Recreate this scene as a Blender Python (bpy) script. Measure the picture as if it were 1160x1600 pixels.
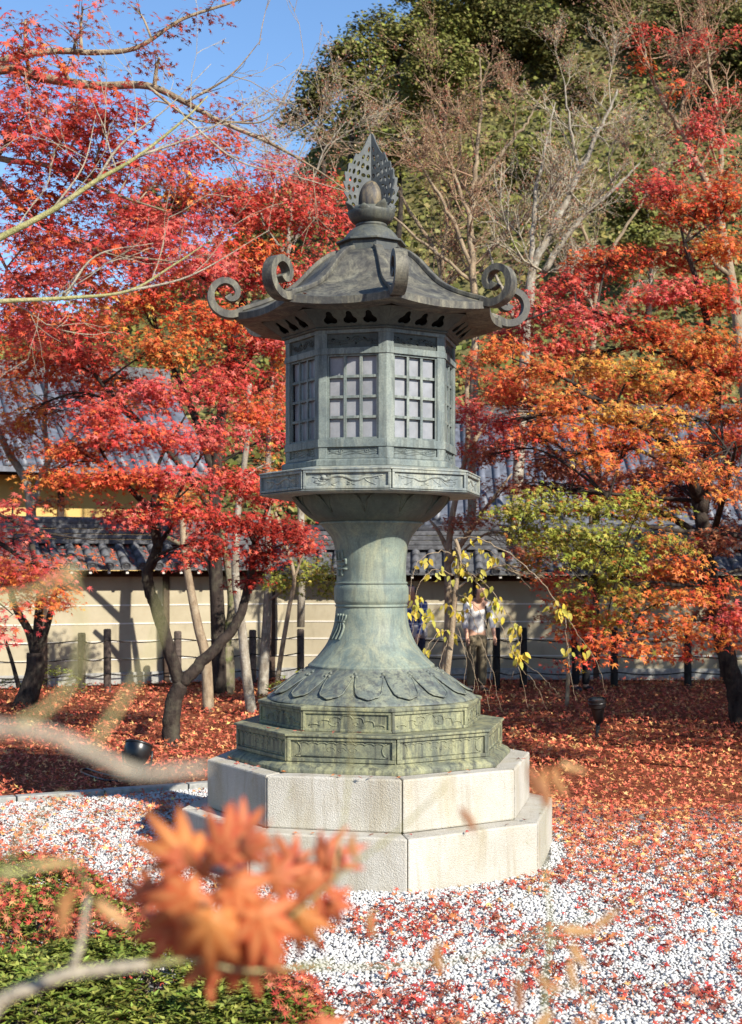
import bpy, bmesh, math, random
import numpy as np
from mathutils import Vector, Matrix, noise as mnoise

for _o in list(bpy.data.objects):
    bpy.data.objects.remove(_o)
SC = bpy.context.scene
COL = SC.collection
R = math.radians
rng = np.random.default_rng(7)
random.seed(7)

# ------------------------------------------------------------------ camera
FPX, HOR, CAMH = 2093.0, 895.0, 1.876        # focal length and horizon in pixels of the 1160x1600 photograph
cam_d = bpy.data.cameras.new('camera'); cam = bpy.data.objects.new('camera', cam_d); COL.objects.link(cam)
cam.location = (0, 0, CAMH); cam.rotation_euler = (R(90), 0, 0)
cam_d.sensor_fit = 'VERTICAL'; cam_d.sensor_height = 36; cam_d.sensor_width = 26.1
cam_d.lens = FPX / 1600 * 36
cam_d.shift_y = (HOR - 800) / 1600
cam_d.clip_start = 0.05; cam_d.clip_end = 600
cam_d.dof.use_dof = True; cam_d.dof.focus_distance = 8.6
cam_d.dof.aperture_fstop = cam_d.lens / 10.0     # about 10 mm of glass
SC.camera = cam

# ------------------------------------------------------------------ sky and sun
SUN_AZ, SUN_EL = R(40), R(33)                  # azimuth to the right of straight behind the camera
SUN = Vector((math.sin(SUN_AZ) * math.cos(SUN_EL), -math.cos(SUN_AZ) * math.cos(SUN_EL), math.sin(SUN_EL)))
W = bpy.data.worlds.new('World'); SC.world = W; W.use_nodes = True
nt = W.node_tree; nt.nodes.clear()
sky = nt.nodes.new('ShaderNodeTexSky'); sky.sky_type = 'NISHITA'; sky.sun_disc = False
sky.sun_elevation = SUN_EL
sky.sun_rotation = math.atan2(SUN.x, SUN.y)
sky.altitude = 100; sky.air_density = 1.15; sky.dust_density = 0.0; sky.ozone_density = 6.0
bg = nt.nodes.new('ShaderNodeBackground'); bg.inputs['Strength'].default_value = 0.105
out = nt.nodes.new('ShaderNodeOutputWorld')
nt.links.new(sky.outputs[0], bg.inputs[0]); nt.links.new(bg.outputs[0], out.inputs[0])
sun_d = bpy.data.lights.new('sun', 'SUN'); sun_d.energy = 5.0; sun_d.angle = R(0.53); sun_d.color = (1.0, 0.93, 0.82)
sun = bpy.data.objects.new('sun', sun_d); COL.objects.link(sun)
sun.rotation_euler = (-SUN).to_track_quat('-Z', 'Y').to_euler(); sun.location = (6, -4, 12)
SC.view_settings.view_transform = 'Standard'; SC.view_settings.look = 'None'
SC.view_settings.gamma = 1; SC.view_settings.exposure = 0.92; SC.view_settings.use_curve_mapping = False
SC.render.engine = 'CYCLES'
SC.cycles.use_denoising = True
SC.cycles.max_bounces = 6; SC.cycles.diffuse_bounces = 3; SC.cycles.transmission_bounces = 4
SC.cycles.transparent_max_bounces = 6; SC.cycles.caustics_reflective = False; SC.cycles.caustics_refractive = False

# ------------------------------------------------------------------ helpers
def px(x, y, Y):
    """a pixel of the photograph at a given distance from the camera -> a point in the place"""
    return Vector(((x - 580) / FPX * Y, Y, CAMH - (y - HOR) / FPX * Y))

def ground_Y(y):
    return CAMH * FPX / (y - HOR)

def tag(o, label=None, cat=None, group=None, kind=None):
    if label: o['label'] = label
    if cat: o['category'] = cat
    if group: o['group'] = group
    if kind: o['kind'] = kind
    return o

def empty(name, loc=(0, 0, 0), rz=0):
    o = bpy.data.objects.new(name, None); COL.objects.link(o)
    o.location = loc; o.rotation_euler = (0, 0, rz); o.empty_display_size = 0.1
    return o

def link_mesh(name, me, parent=None):
    o = bpy.data.objects.new(name, me); COL.objects.link(o)
    if parent is not None: o.parent = parent
    return o

class MB:
    """collects faces of one mesh"""
    def __init__(s): s.v = []; s.f = []; s.s = []
    def add(s, vs, fs, smooth=False):
        n = len(s.v); s.v += [tuple(p) for p in vs]
        s.f += [tuple(i + n for i in f) for f in fs]; s.s += [smooth] * len(fs)
        return s
    def box(s, c, h, M=None):
        c = Vector(c); vs = []
        for dz in (-1, 1):
            for dx, dy in ((-1, -1), (1, -1), (1, 1), (-1, 1)):
                p = c + Vector((dx * h[0], dy * h[1], dz * h[2])); vs.append(M @ p if M else p)
        return s.add(vs, [(3, 2, 1, 0), (4, 5, 6, 7), (0, 1, 5, 4), (1, 2, 6, 5), (2, 3, 7, 6), (3, 0, 4, 7)])
    def tube(s, pts, rad, n=6, smooth=True, caps=True):
        pts = [Vector(p) for p in pts]; m = len(pts)
        if not hasattr(rad, '__len__'): rad = [rad] * m
        vs = []; ref = None
        for i, p in enumerate(pts):
            t = (pts[min(i + 1, m - 1)] - pts[max(i - 1, 0)])
            t = t.normalized() if t.length > 1e-9 else Vector((0, 0, 1))
            if ref is None: ref = Vector((1, 0, 0)) if abs(t.x) < .8 else Vector((0, 1, 0))
            a = (ref - t * ref.dot(t)).normalized(); ref = a; b = t.cross(a)
            for k in range(n):
                an = 2 * math.pi * k / n
                vs.append(p + (a * math.cos(an) + b * math.sin(an)) * rad[i])
        fs = [(i * n + k, i * n + (k + 1) % n, (i + 1) * n + (k + 1) % n, (i + 1) * n + k) for i in range(m - 1) for k in range(n)]
        if caps and n > 2: fs += [tuple(range(n - 1, -1, -1)), tuple((m - 1) * n + k for k in range(n))]
        return s.add(vs, fs, smooth)
    def lathe(s, prof, n=48, smooth=True, M=None, caps=False, ph=0):
        vs = []
        for r, z in prof:
            for k in range(n):
                a = 2 * math.pi * k / n + ph; p = Vector((r * math.sin(a), -r * math.cos(a), z)); vs.append(M @ p if M else p)
        fs = [(i * n + k, i * n + (k + 1) % n, (i + 1) * n + (k + 1) % n, (i + 1) * n + k) for i in range(len(prof) - 1) for k in range(n)]
        if caps: fs += [tuple(range(n - 1, -1, -1)), tuple((len(prof) - 1) * n + k for k in range(n))]
        return s.add(vs, fs, smooth)
    def mesh(s, name, mat=None):
        me = bpy.data.meshes.new(name); me.from_pydata(s.v, [], s.f)
        me.polygons.foreach_set('use_smooth', s.s); me.update()
        if mat: me.materials.append(mat)
        return me
    def build(s, name, mat, parent=None, bevel=0):
        o = link_mesh(name, s.mesh(name, mat), parent)
        if bevel:
            b = o.modifiers.new('bevel', 'BEVEL'); b.width = bevel; b.segments = 2; b.limit_method = 'ANGLE'; b.angle_limit = R(30)
        return o

def spline(pts, n=6):
    """Catmull-Rom through tuples of any length"""
    P = [np.array(p, float) for p in pts]
    if len(P) < 3: return [P[0] + (P[1] - P[0]) * t for t in np.linspace(0, 1, n + 1)]
    P = [2 * P[0] - P[1]] + P + [2 * P[-1] - P[-2]]; o = []
    for i in range(1, len(P) - 2):
        a, b, c, d = P[i - 1:i + 3]
        for k in range(n):
            t = k / n
            o.append(.5 * (2 * b + (c - a) * t + (2 * a - 5 * b + 4 * c - d) * t * t + (3 * b - a - 3 * c + d) * t ** 3))
    o.append(P[-2]); return o

def plate(name, outline, holes, thick, mat=None, M=None):
    """a sheet cut to an outline with holes in it (2-D points), as mesh data; M maps the sheet into place"""
    cu = bpy.data.curves.new(name, 'CURVE'); cu.dimensions = '2D'; cu.fill_mode = 'BOTH'; cu.extrude = thick / 2
    for loop in [outline] + holes:
        sp = cu.splines.new('POLY'); sp.points.add(len(loop) - 1); sp.use_cyclic_u = True
        for p, q in zip(sp.points, loop): p.co = (q[0], q[1], 0, 1)
    ob = bpy.data.objects.new(name, cu); COL.objects.link(ob)
    me = bpy.data.meshes.new_from_object(ob.evaluated_get(bpy.context.evaluated_depsgraph_get()))
    bpy.data.objects.remove(ob); bpy.data.curves.remove(cu)
    me.name = name
    if M is not None: me.transform(M)
    me.materials.clear()
    if mat: me.materials.append(mat)
    return me

def circle(cx, cy, r, n=12, sy=1, rot=0):
    return [(cx + r * math.cos(2 * math.pi * k / n) * math.cos(rot) - r * sy * math.sin(2 * math.pi * k / n) * math.sin(rot),
             cy + r * math.cos(2 * math.pi * k / n) * math.sin(rot) + r * sy * math.sin(2 * math.pi * k / n) * math.cos(rot)) for k in range(n)]

# ------------------------------------------------------------------ materials
def node_mat(name, rough=.7, spec=.3, metal=0):
    m = bpy.data.materials.new(name); m.use_nodes = True
    b = m.node_tree.nodes['Principled BSDF']
    b.inputs['Roughness'].default_value = rough; b.inputs['Specular IOR Level'].default_value = spec; b.inputs['Metallic'].default_value = metal
    return m, m.node_tree, b

def N(nt, kind, **kw):
    n = nt.nodes.new(kind)
    for k, v in kw.items():
        if k in n.inputs: n.inputs[k].default_value = v
        else: setattr(n, k, v)
    return n

def ramp(nt, fac, stops, interp='LINEAR'):
    r = nt.nodes.new('ShaderNodeValToRGB'); r.color_ramp.interpolation = interp
    e = r.color_ramp.elements
    while len(e) < len(stops): e.new(.5)
    for el, (p, c) in zip(e, stops):
        el.position = p; el.color = (c[0], c[1], c[2], 1) if hasattr(c, '__len__') else (c, c, c, 1)
    nt.links.new(fac, r.inputs[0]); return r.outputs[0]

def mix(nt, fac, a, b, mode='MIX'):
    m = nt.nodes.new('ShaderNodeMix'); m.data_type = 'RGBA'; m.blend_type = mode
    for sock, val in ((m.inputs[0], fac), (m.inputs[6], a), (m.inputs[7], b)):
        if isinstance(val, bpy.types.NodeSocket): nt.links.new(val, sock)
        elif hasattr(val, '__len__'): sock.default_value = (*val[:3], 1)
        else: sock.default_value = val
    return m.outputs[2]

def coords(nt, scale=(1, 1, 1), kind='Object'):
    tc = nt.nodes.new('ShaderNodeTexCoord'); mp = nt.nodes.new('ShaderNodeMapping'); mp.inputs['Scale'].default_value = scale
    nt.links.new(tc.outputs[kind], mp.inputs[0]); return mp.outputs[0]

def noise(nt, vec, scale, detail=6, rough=.6, dist=0):
    n = N(nt, 'ShaderNodeTexNoise', Scale=scale, Detail=detail, Roughness=rough, Distortion=dist)
    nt.links.new(vec, n.inputs['Vector']); return n.outputs['Fac']

def bump(nt, b, h, strength=.3, dist=.01):
    n = N(nt, 'ShaderNodeBump', Strength=strength, Distance=dist); nt.links.new(h, n.inputs['Height']); nt.links.new(n.outputs[0], b.inputs['Normal'])

def geo_pos(nt, scale=(1, 1, 1)):
    g = nt.nodes.new('ShaderNodeNewGeometry'); mp = nt.nodes.new('ShaderNodeMapping'); mp.inputs['Scale'].default_value = scale
    nt.links.new(g.outputs['Position'], mp.inputs[0]); return mp.outputs[0]

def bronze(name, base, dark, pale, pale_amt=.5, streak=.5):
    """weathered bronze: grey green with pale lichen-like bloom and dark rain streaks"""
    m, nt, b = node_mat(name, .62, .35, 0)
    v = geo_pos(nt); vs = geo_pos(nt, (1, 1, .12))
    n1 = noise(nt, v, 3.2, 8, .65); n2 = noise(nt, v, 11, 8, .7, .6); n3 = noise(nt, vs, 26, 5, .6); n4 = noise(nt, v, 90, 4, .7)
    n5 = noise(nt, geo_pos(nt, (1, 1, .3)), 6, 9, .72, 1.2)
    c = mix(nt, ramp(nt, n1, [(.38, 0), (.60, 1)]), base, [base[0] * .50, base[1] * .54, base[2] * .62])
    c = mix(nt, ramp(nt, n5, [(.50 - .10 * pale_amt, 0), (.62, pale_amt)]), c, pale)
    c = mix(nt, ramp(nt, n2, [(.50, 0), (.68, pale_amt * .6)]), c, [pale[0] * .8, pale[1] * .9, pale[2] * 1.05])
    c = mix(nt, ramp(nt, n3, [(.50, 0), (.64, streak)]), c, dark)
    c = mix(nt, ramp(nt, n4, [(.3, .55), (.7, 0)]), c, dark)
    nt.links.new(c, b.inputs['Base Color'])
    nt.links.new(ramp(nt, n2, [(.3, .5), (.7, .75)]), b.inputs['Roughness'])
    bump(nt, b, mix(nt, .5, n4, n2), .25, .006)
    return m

M_BASE = bronze('bronze_base', (.175, .185, .125), (.042, .045, .040), (.42, .405, .205), .7, .75)
M_LOTUS = bronze('bronze_lotus', (.145, .17, .145), (.048, .052, .056), (.36, .36, .22), .55, .75)
M_COLUMN = bronze('bronze_column', (.205, .255, .21), (.085, .10, .085), (.40, .385, .23), .5, .5)
M_CAGE = bronze('bronze_cage', (.22, .258, .23), (.05, .06, .055), (.36, .375, .30), .4, .6)
M_DECK = bronze('bronze_deck', (.29, .32, .295), (.075, .09, .085), (.48, .465, .32), .6, .6)
M_ROOF = bronze('bronze_roof', (.095, .088, .072), (.026, .026, .025), (.33, .305, .205), .5, .6)
M_EAVE_SHADE = bronze('bronze_eave_shade', (.085, .10, .085), (.035, .04, .036), (.15, .17, .13), .35, .5)  # eave shade painted into the bronze of the cove and top cage band
M_BOWL_SHADE = bronze('bronze_bowl_shade', (.10, .125, .10), (.04, .048, .042), (.17, .20, .13), .4, .4)  # bowl bronze darkened so its colour carries the shade under the deck
M_FIN = bronze('bronze_finial', (.10, .11, .10), (.035, .037, .036), (.20, .19, .11), .4, .5)
M_FLAME = bronze('bronze_flame', (.095, .108, .105), (.035, .038, .038), (.19, .20, .17), .35, .45)
M_JEWEL = bronze('bronze_jewel', (.13, .115, .09), (.03, .03, .035), (.42, .31, .14), .45, .85)

def simple(name, col, rough=.7, spec=.3, var=.25, scale=8, metal=0, bmp=0):
    m, nt, b = node_mat(name, rough, spec, metal)
    v = coords(nt); n = noise(nt, v, scale, 6, .65)
    c = mix(nt, ramp(nt, n, [(.3, 0), (.7, 1)]), [x * (1 - var) for x in col], [min(1, x * (1 + var)) for x in col])
    nt.links.new(c, b.inputs['Base Color'])
    if bmp: bump(nt, b, n, bmp, .01)
    return m

def granite():
    m, nt, b = node_mat('granite', .85, .2)
    v = geo_pos(nt); a = noise(nt, v, 160, 3, .8); c0 = noise(nt, v, 2.2, 8, .6); c1 = noise(nt, geo_pos(nt, (1, 1, .35)), 5, 6, .6)
    vo = N(nt, 'ShaderNodeTexVoronoi', Scale=120); nt.links.new(v, vo.inputs['Vector'])
    c = mix(nt, ramp(nt, c0, [(.35, 0), (.7, 1)]), (.36, .338, .285), (.47, .45, .40))
    c = mix(nt, ramp(nt, c1, [(.48, 0), (.70, .6)]), c, (.33, .28, .17))
    c = mix(nt, ramp(nt, a, [(.30, .75), (.42, 0)]), c, (.14, .13, .11))
    c = mix(nt, ramp(nt, a, [(.58, 0), (.70, .5)]), c, (.78, .77, .72))
    st = noise(nt, geo_pos(nt, (1, 1, .10)), 9, 7, .7, .4); mo = noise(nt, v, 3.5, 9, .75, 1.0)
    c = mix(nt, ramp(nt, st, [(.52, 0), (.66, .45)]), c, (.24, .20, .13))
    c = mix(nt, ramp(nt, mo, [(.60, 0), (.70, .55)]), c, (.20, .21, .10))
    nt.links.new(c, b.inputs['Base Color']); bump(nt, b, mix(nt, .5, a, vo.outputs['Distance']), .7, .008)
    return m
M_GRANITE = granite()

def leaf_mat(name, trans=.35, rough=.5, spec=.25):
    m, nt, b = node_mat(name, rough, spec)
    at = nt.nodes.new('ShaderNodeAttribute'); at.attribute_name = 'Col'
    g = nt.nodes.new('ShaderNodeNewGeometry')
    n = N(nt, 'ShaderNodeTexNoise', Scale=60, Detail=3); nt.links.new(g.outputs['Position'], n.inputs['Vector'])
    c = mix(nt, ramp(nt, n.outputs['Fac'], [(.3, 0), (.7, 1)]), at.outputs['Color'], mix(nt, .35, at.outputs['Color'], (.25, .10, .03)))
    nt.links.new(c, b.inputs['Base Color'])
    t = nt.nodes.new('ShaderNodeBsdfTranslucent'); nt.links.new(c, t.inputs['Color'])
    ms = nt.nodes.new('ShaderNodeMixShader'); ms.inputs[0].default_value = trans
    o = nt.nodes['Material Output']
    nt.links.new(b.outputs[0], ms.inputs[1]); nt.links.new(t.outputs[0], ms.inputs[2]); nt.links.new(ms.outputs[0], o.inputs[0])
    return m
M_LEAF = leaf_mat('leaf', .40)
M_LITTER = leaf_mat('dry_leaf', .12, .7, .15)
M_EVERGREEN = leaf_mat('evergreen_leaf', .15, .7, .1)

def bark(name, c1, c2, c3, scale=14, lichen=.45):
    m, nt, b = node_mat(name, .9, .15)
    v = geo_pos(nt, (1, 1, .3)); n = noise(nt, v, scale, 8, .7); n2 = noise(nt, geo_pos(nt), 6, 6, .7); n3 = noise(nt, geo_pos(nt), 45, 4, .7)
    c = mix(nt, ramp(nt, n, [(.35, 0), (.65, 1)]), c1, c2)
    c = mix(nt, ramp(nt, n2, [(.5, 0), (.66, lichen)]), c, c3)
    nt.links.new(c, b.inputs['Base Color']); bump(nt, b, mix(nt, .5, n, n3), .9, .03)
    return m
M_BARK_DARK = bark('bark_dark', (.016, .012, .011), (.055, .042, .034), (.11, .105, .07), lichen=.45)
M_BARK_PALE = bark('bark_pale', (.15, .125, .095), (.32, .285, .225), (.46, .45, .38), lichen=.7)
M_BARK_TAN = bark('bark_tan', (.16, .115, .075), (.34, .265, .175), (.42, .37, .27), lichen=.4)
M_BARK_MOSS = bark('bark_moss', (.10, .085, .055), (.22, .19, .13), (.10, .13, .03), lichen=.85)
M_TWIG_GREEN = bark('twig_green', (.26, .26, .10), (.40, .36, .17), (.42, .35, .25), lichen=.4)
M_TWIG_RED = bark('twig_red', (.24, .14, .095), (.38, .26, .16), (.42, .34, .22), lichen=.5)
M_TWIG_GREY = bark('twig_grey', (.27, .23, .17), (.42, .37, .28), (.46, .42, .33), lichen=.4)
# ------------------------------------------------------------------ ground, gravel, kerb
def hill_z(x, y):
    t = min(max((y - 31) / 34, 0), 1); t = t * t * (3 - 2 * t)
    top = 14 + 11.5 * min(max((x + 16) / 22, 0), 1.4)
    return t * top * (1 + .12 * math.sin(x * .21 + 1) + .08 * math.sin(y * .3 + x * .13)) if y > 31 else 0.0

def ground_mesh():
    xs = np.concatenate([np.linspace(-400, -40, 7)[:-1], np.linspace(-40, 40, 65), np.linspace(40, 400, 7)[1:]])
    ys = np.concatenate([np.linspace(-300, -6, 5)[:-1], np.linspace(-6, 80, 87), np.linspace(80, 500, 8)[1:]])
    v = []; f = []
    for y in ys:
        for x in xs:
            z = hill_z(x, y)
            if 9 < y < 31: z += .03 * math.sin(x * 1.3 + .4 * y) * math.sin(y * .9) * min(1, (y - 9) / 4) - .03 * min(1, (y - 9) / 4)
            v.append((x, y, z))
    n = len(xs)
    for j in range(len(ys) - 1):
        for i in range(n - 1): f.append((j * n + i, j * n + i + 1, (j + 1) * n + i + 1, (j + 1) * n + i))
    mb = MB(); mb.add(v, f, True); return mb
def ground_mat():
    m, nt, b = node_mat('litter_ground', .95, .1)
    v = geo_pos(nt); a = noise(nt, v, 1.1, 5, .6); c = noise(nt, v, 26, 5, .8); d = noise(nt, v, 9, 5, .7)
    col = mix(nt, ramp(nt, c, [(.35, 0), (.65, 1)]), (.07, .025, .015), (.30, .085, .04))
    col = mix(nt, ramp(nt, d, [(.55, 0), (.75, .6)]), col, (.42, .16, .06))
    sep = nt.nodes.new('ShaderNodeSeparateXYZ'); nt.links.new(v, sep.inputs[0])
    far = ramp(nt, N_map(nt, sep.outputs['Y'], 24, 32), [(0, 0), (1, 1)])
    green = mix(nt, ramp(nt, d, [(.35, 0), (.65, 1)]), (.05, .055, .02), (.16, .14, .06))
    col = mix(nt, far, col, green)
    nt.links.new(col, b.inputs['Base Color']); bump(nt, b, c, .8, .04); return m
def N_map(nt, sock, a, b):
    n = N(nt, 'ShaderNodeMapRange'); n.inputs['From Min'].default_value = a; n.inputs['From Max'].default_value = b
    nt.links.new(sock, n.inputs['Value']); return n.outputs[0]
tag(ground_mesh().build('ground', ground_mat()), kind='structure')

# edge between gravel and leaf litter: the kerb on the left, a loose line on the right
KERB = [px(-120, 1268, ground_Y(1268)), px(320, 1235, ground_Y(1235)), px(520, 1222, ground_Y(1222))]
def kerb_Y(x):
    a, b = KERB[0], KERB[1]
    return a.y + (b.y - a.y) * (x - a.x) / (b.x - a.x)
def gravel_edge(x):
    return kerb_Y(x) if x < -.4 else kerb_Y(-.4) - min(1, (x + .4) * 1.2) * .75 - .22 * (x + .4)
def gravel_mat(sheet):
    m, nt, b = node_mat('white_gravel_sheet' if sheet else 'white_pebble', .8, .25)
    v = geo_pos(nt)
    if sheet:
        vo = N(nt, 'ShaderNodeTexVoronoi', Scale=55); nt.links.new(v, vo.inputs['Vector'])
        c = ramp(nt, vo.outputs['Distance'], [(.1, (.42, .42, .41)), (.6, (.14, .14, .14))])
        bump(nt, b, vo.outputs['Distance'], -.8, .02)
    else:
        n = noise(nt, v, 46, 3, .6); n2 = noise(nt, v, 150, 3, .6)
        c = ramp(nt, n, [(.25, (.26, .25, .235)), (.42, (.47, .465, .45)), (.7, (.60, .595, .575))])
        c = mix(nt, ramp(nt, n2, [(.6, 0), (.8, .25)]), c, (.5, .47, .42))
    nt.links.new(c, b.inputs['Base Color']); return m
gv = []; gx = np.linspace(-4.5, 4.2, 60)
mb = MB(); vs = []; fs = []
for x in gx: vs += [(x, 2.0, .012), (x, gravel_edge(x) + (.0 if x < -.4 else .12 * math.sin(x * 5) + .1 * math.sin(x * 11 + 1)), .012)]
for i in range(len(gx) - 1): fs.append((2 * i, 2 * i + 2, 2 * i + 3, 2 * i + 1))
mb.add(vs, fs); tag(mb.build('gravel_bed', gravel_mat(True)), kind='structure')

def pebbles():
    V = np.array([(1, 0, 0), (0, 1, 0), (-1, 0, 0), (0, -1, 0), (0, 0, 1), (0, 0, -1)], float)      # crushed stone: eight facets
    F = np.array([(0, 1, 4), (1, 2, 4), (2, 3, 4), (3, 0, 4), (1, 0, 5), (2, 1, 5), (3, 2, 5), (0, 3, 5)])
    sp = .0188; pts = []
    y = 5.0
    while y < 11.6:
        half = y * .30 + .12
        xs = np.arange(-half, half, sp)
        pts.append(np.stack([xs + rng.uniform(-.010, .010, len(xs)), np.full(len(xs), y) + rng.uniform(-.011, .011, len(xs))], 1)); y += sp * (1 if y < 8 else 1.35)
    for sgn in (-1, 1):                                  # looser stones beyond the frame
        y = 3.6
        while y < 11.0:
            xs = sgn * np.arange(y * .30 + .12 if y >= 5 else 0, y * .30 + 1.4, .050)
            pts.append(np.stack([xs + rng.uniform(-.018, .018, len(xs)), np.full(len(xs), y) + rng.uniform(-.018, .018, len(xs))], 1)); y += .050
    n_in = sum(len(p) for p in pts[:next(i for i, p in enumerate(pts) if i and p[0, 1] < pts[i - 1][0, 1] - 1)])
    P = np.concatenate(pts); big = np.arange(len(P)) >= n_in
    edge = np.array([gravel_edge(x) for x in P[:, 0]])
    keep = P[:, 1] < edge - .04 + np.where(P[:, 0] > 0, rng.normal(-.05, .30, len(P)), 0)
    ang = np.arctan2(P[:, 0], -(P[:, 1] - 9)); rr = np.hypot(P[:, 0], P[:, 1] - 9)
    keep &= rr > 1.2
    keep &= ~((P[:, 1] > 9.2) & (np.abs(P[:, 0]) < 1.0)) & ~((P[:, 0] < -.75) & (P[:, 1] < 6.1)) & ~((P[:, 0] > 1.1) & (P[:, 1] > 9.9))
    P = P[keep]; n = len(P)
    s = rng.uniform(.0075, .0155, n) * np.where(big[keep], 2.4, 1); q = rng.uniform(0, 6.28, n); el = rng.uniform(.7, 1.5, n); fl = rng.uniform(.5, .9, n)
    J = V[None] * (1 + rng.uniform(-.32, .32, (n, len(V), 1)))
    X = J[..., 0] * (s * el)[:, None]; Yy = J[..., 1] * s[:, None]; Z = J[..., 2] * (s * fl)[:, None]
    c, si = np.cos(q)[:, None], np.sin(q)[:, None]
    vx = X * c - Yy * si + P[:, :1]; vy = X * si + Yy * c + P[:, 1:2]; vz = Z + .016 + rng.uniform(0, .009, n)[:, None]
    vv = np.stack([vx, vy, vz], -1).reshape(-1, 3)
    ff = (F[None] + (np.arange(n) * len(V))[:, None, None]).reshape(-1, 3)
    o = np_mesh('gravel', vv, ff, gravel_mat(False)); return tag(o, 'loose white gravel raked round the lantern base', 'gravel', kind='stuff')

def np_mesh(name, v, f, mat, parent=None, col=None, smooth=False):
    me = bpy.data.meshes.new(name); k = f.shape[1]
    me.vertices.add(len(v)); me.vertices.foreach_set('co', np.ascontiguousarray(v, np.float32).ravel())
    me.loops.add(f.size); me.loops.foreach_set('vertex_index', np.ascontiguousarray(f, np.int32).ravel())
    me.polygons.add(len(f)); me.polygons.foreach_set('loop_start', np.arange(len(f), dtype=np.int32) * k)
    if smooth: me.polygons.foreach_set('use_smooth', np.ones(len(f), bool))
    if col is not None:
        a = me.color_attributes.new('Col', 'FLOAT_COLOR', 'POINT')
        a.data.foreach_set('color', np.concatenate([col, np.ones((len(col), 1))], 1).astype(np.float32).ravel())
    me.update(calc_edges=True); me.materials.append(mat)
    return link_mesh(name, me, parent)
pebbles()

M_KERB = simple('kerb_stone', (.27, .27, .25), .85, .2, .3, 18, bmp=.4)
kerb = empty('kerb', KERB[0]); tag(kerb, 'low pale grey stone kerb between white gravel and leaf bed', 'kerb')
dk = (KERB[1] - KERB[0]); L = dk.length * 1.25; dk.normalize(); nk = int(L / .62)
for i in range(nk):
    a = i * L / nk + .006; b = (i + 1) * L / nk - .006
    Mx = Matrix.Rotation(math.atan2(dk.y, dk.x), 4, 'Z')
    MB().box(((a + b) / 2, .05 + random.uniform(-.006, .006), .025), ((b - a) / 2, .055, .042 + random.uniform(-.003, .003)), Mx).build('stone', M_KERB, kerb, .008)

# ------------------------------------------------------------------ stone base
TH = R(9.64); LX, LY = .002, 9.0
C22, S22 = math.cos(math.pi / 8), math.sin(math.pi / 8)
def PV(r, t, z): return Vector((r * math.sin(t), -r * math.cos(t), z))
base = empty('stone_base', (LX, LY, 0), TH)
tag(base, 'octagonal two step pale granite base under the bronze lantern', 'stone base')
def block(z0, z1, r, ri, k, gap=.0028):
    mb = MB(); t0 = k * math.pi / 4; t1 = t0 + math.pi / 4
    n = PV(1, t0 + math.pi / 8, 0); u = Vector((-n.y, n.x, 0))
    if u.dot(PV(1, t1, 0) - PV(1, t0, 0)) < 0: u = -u
    a = r * C22 + random.uniform(-.003, .003); h = r * S22 - gap; hi = ri * S22 - gap; ai = ri * C22
    m = 5; vs = []; fs = []
    for z in (z0, z1 + random.uniform(-.002, .002)):
        for j in range(m): vs.append(n * a + u * (-h + 2 * h * j / (m - 1)) + Vector((0, 0, z + (random.uniform(-.002, .002) if z > z0 else 0))))
        vs += [n * ai + u * hi + Vector((0, 0, z)), n * ai - u * hi + Vector((0, 0, z))]
    w = m + 2
    for j in range(w): fs.append((j, (j + 1) % w, w + (j + 1) % w, w + j))
    fs += [tuple(range(w - 1, -1, -1)), tuple(range(w, 2 * w))]
    return mb.add(vs, fs)
for k in range(8):
    block(-.05, .332, 1.265, .8, k).build('lower_block', M_GRANITE, base, .011)
for k in range(8):
    block(.3335, .650, 1.100, .5, k).build('upper_block', M_GRANITE, base, .011)

# ------------------------------------------------------------------ bronze lantern
lan = empty('bronze_lantern', (LX, LY, .65), TH)
tag(lan, 'tall octagonal green bronze garden lantern with scrolled roof and flame jewel', 'lantern')
Z0 = .65
def octo(prof):      # rings of eight corners, corner at k*45 degrees
    return MB().lathe([(r, z - Z0) for r, z in prof], 8, False)
def closed(mb, n=8):
    m = len(mb.v) // n; mb.f += [tuple(range(n - 1, -1, -1)), tuple((m - 1) * n + k for k in range(n))]; mb.s += [False, False]; return mb
def face_M(k, r, z=0):
    """frame of face k of an octagon of corner radius r: x along the face, y up, z outwards"""
    t = k * math.pi / 4 + math.pi / 8; n = PV(1, t, 0); u = Vector((math.cos(t), math.sin(t), 0)); c = n * (r * C22) + Vector((0, 0, z - Z0))
    return Matrix(((u.x, 0, n.x, c.x), (u.y, 0, n.y, c.y), (0, 1, 0, c.z), (0, 0, 0, 1)))
def frame_on(mb, M, hw, z0, z1, wd, dep, d0=-.004):
    """four rails round a field, on a face (x half width hw, y from z0 to z1)"""
    zc = (z0 + z1) / 2; hz = (z1 - z0) / 2; dc = (dep + d0) / 2; dh = (dep - d0) / 2
    mb.box((0, z1 - wd / 2, dc), (hw, wd / 2, dh), M); mb.box((0, z0 + wd / 2, dc), (hw, wd / 2, dh), M)
    for s in (-1, 1): mb.box((s * (hw - wd / 2), zc, dc), (wd / 2, hz - wd, dh), M)
    return mb
def relief(mb, M, pts, rad, n=5, w=0):
    mb.tube([M @ Vector((p[0], p[1], w)) for p in pts], rad, n)

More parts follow.
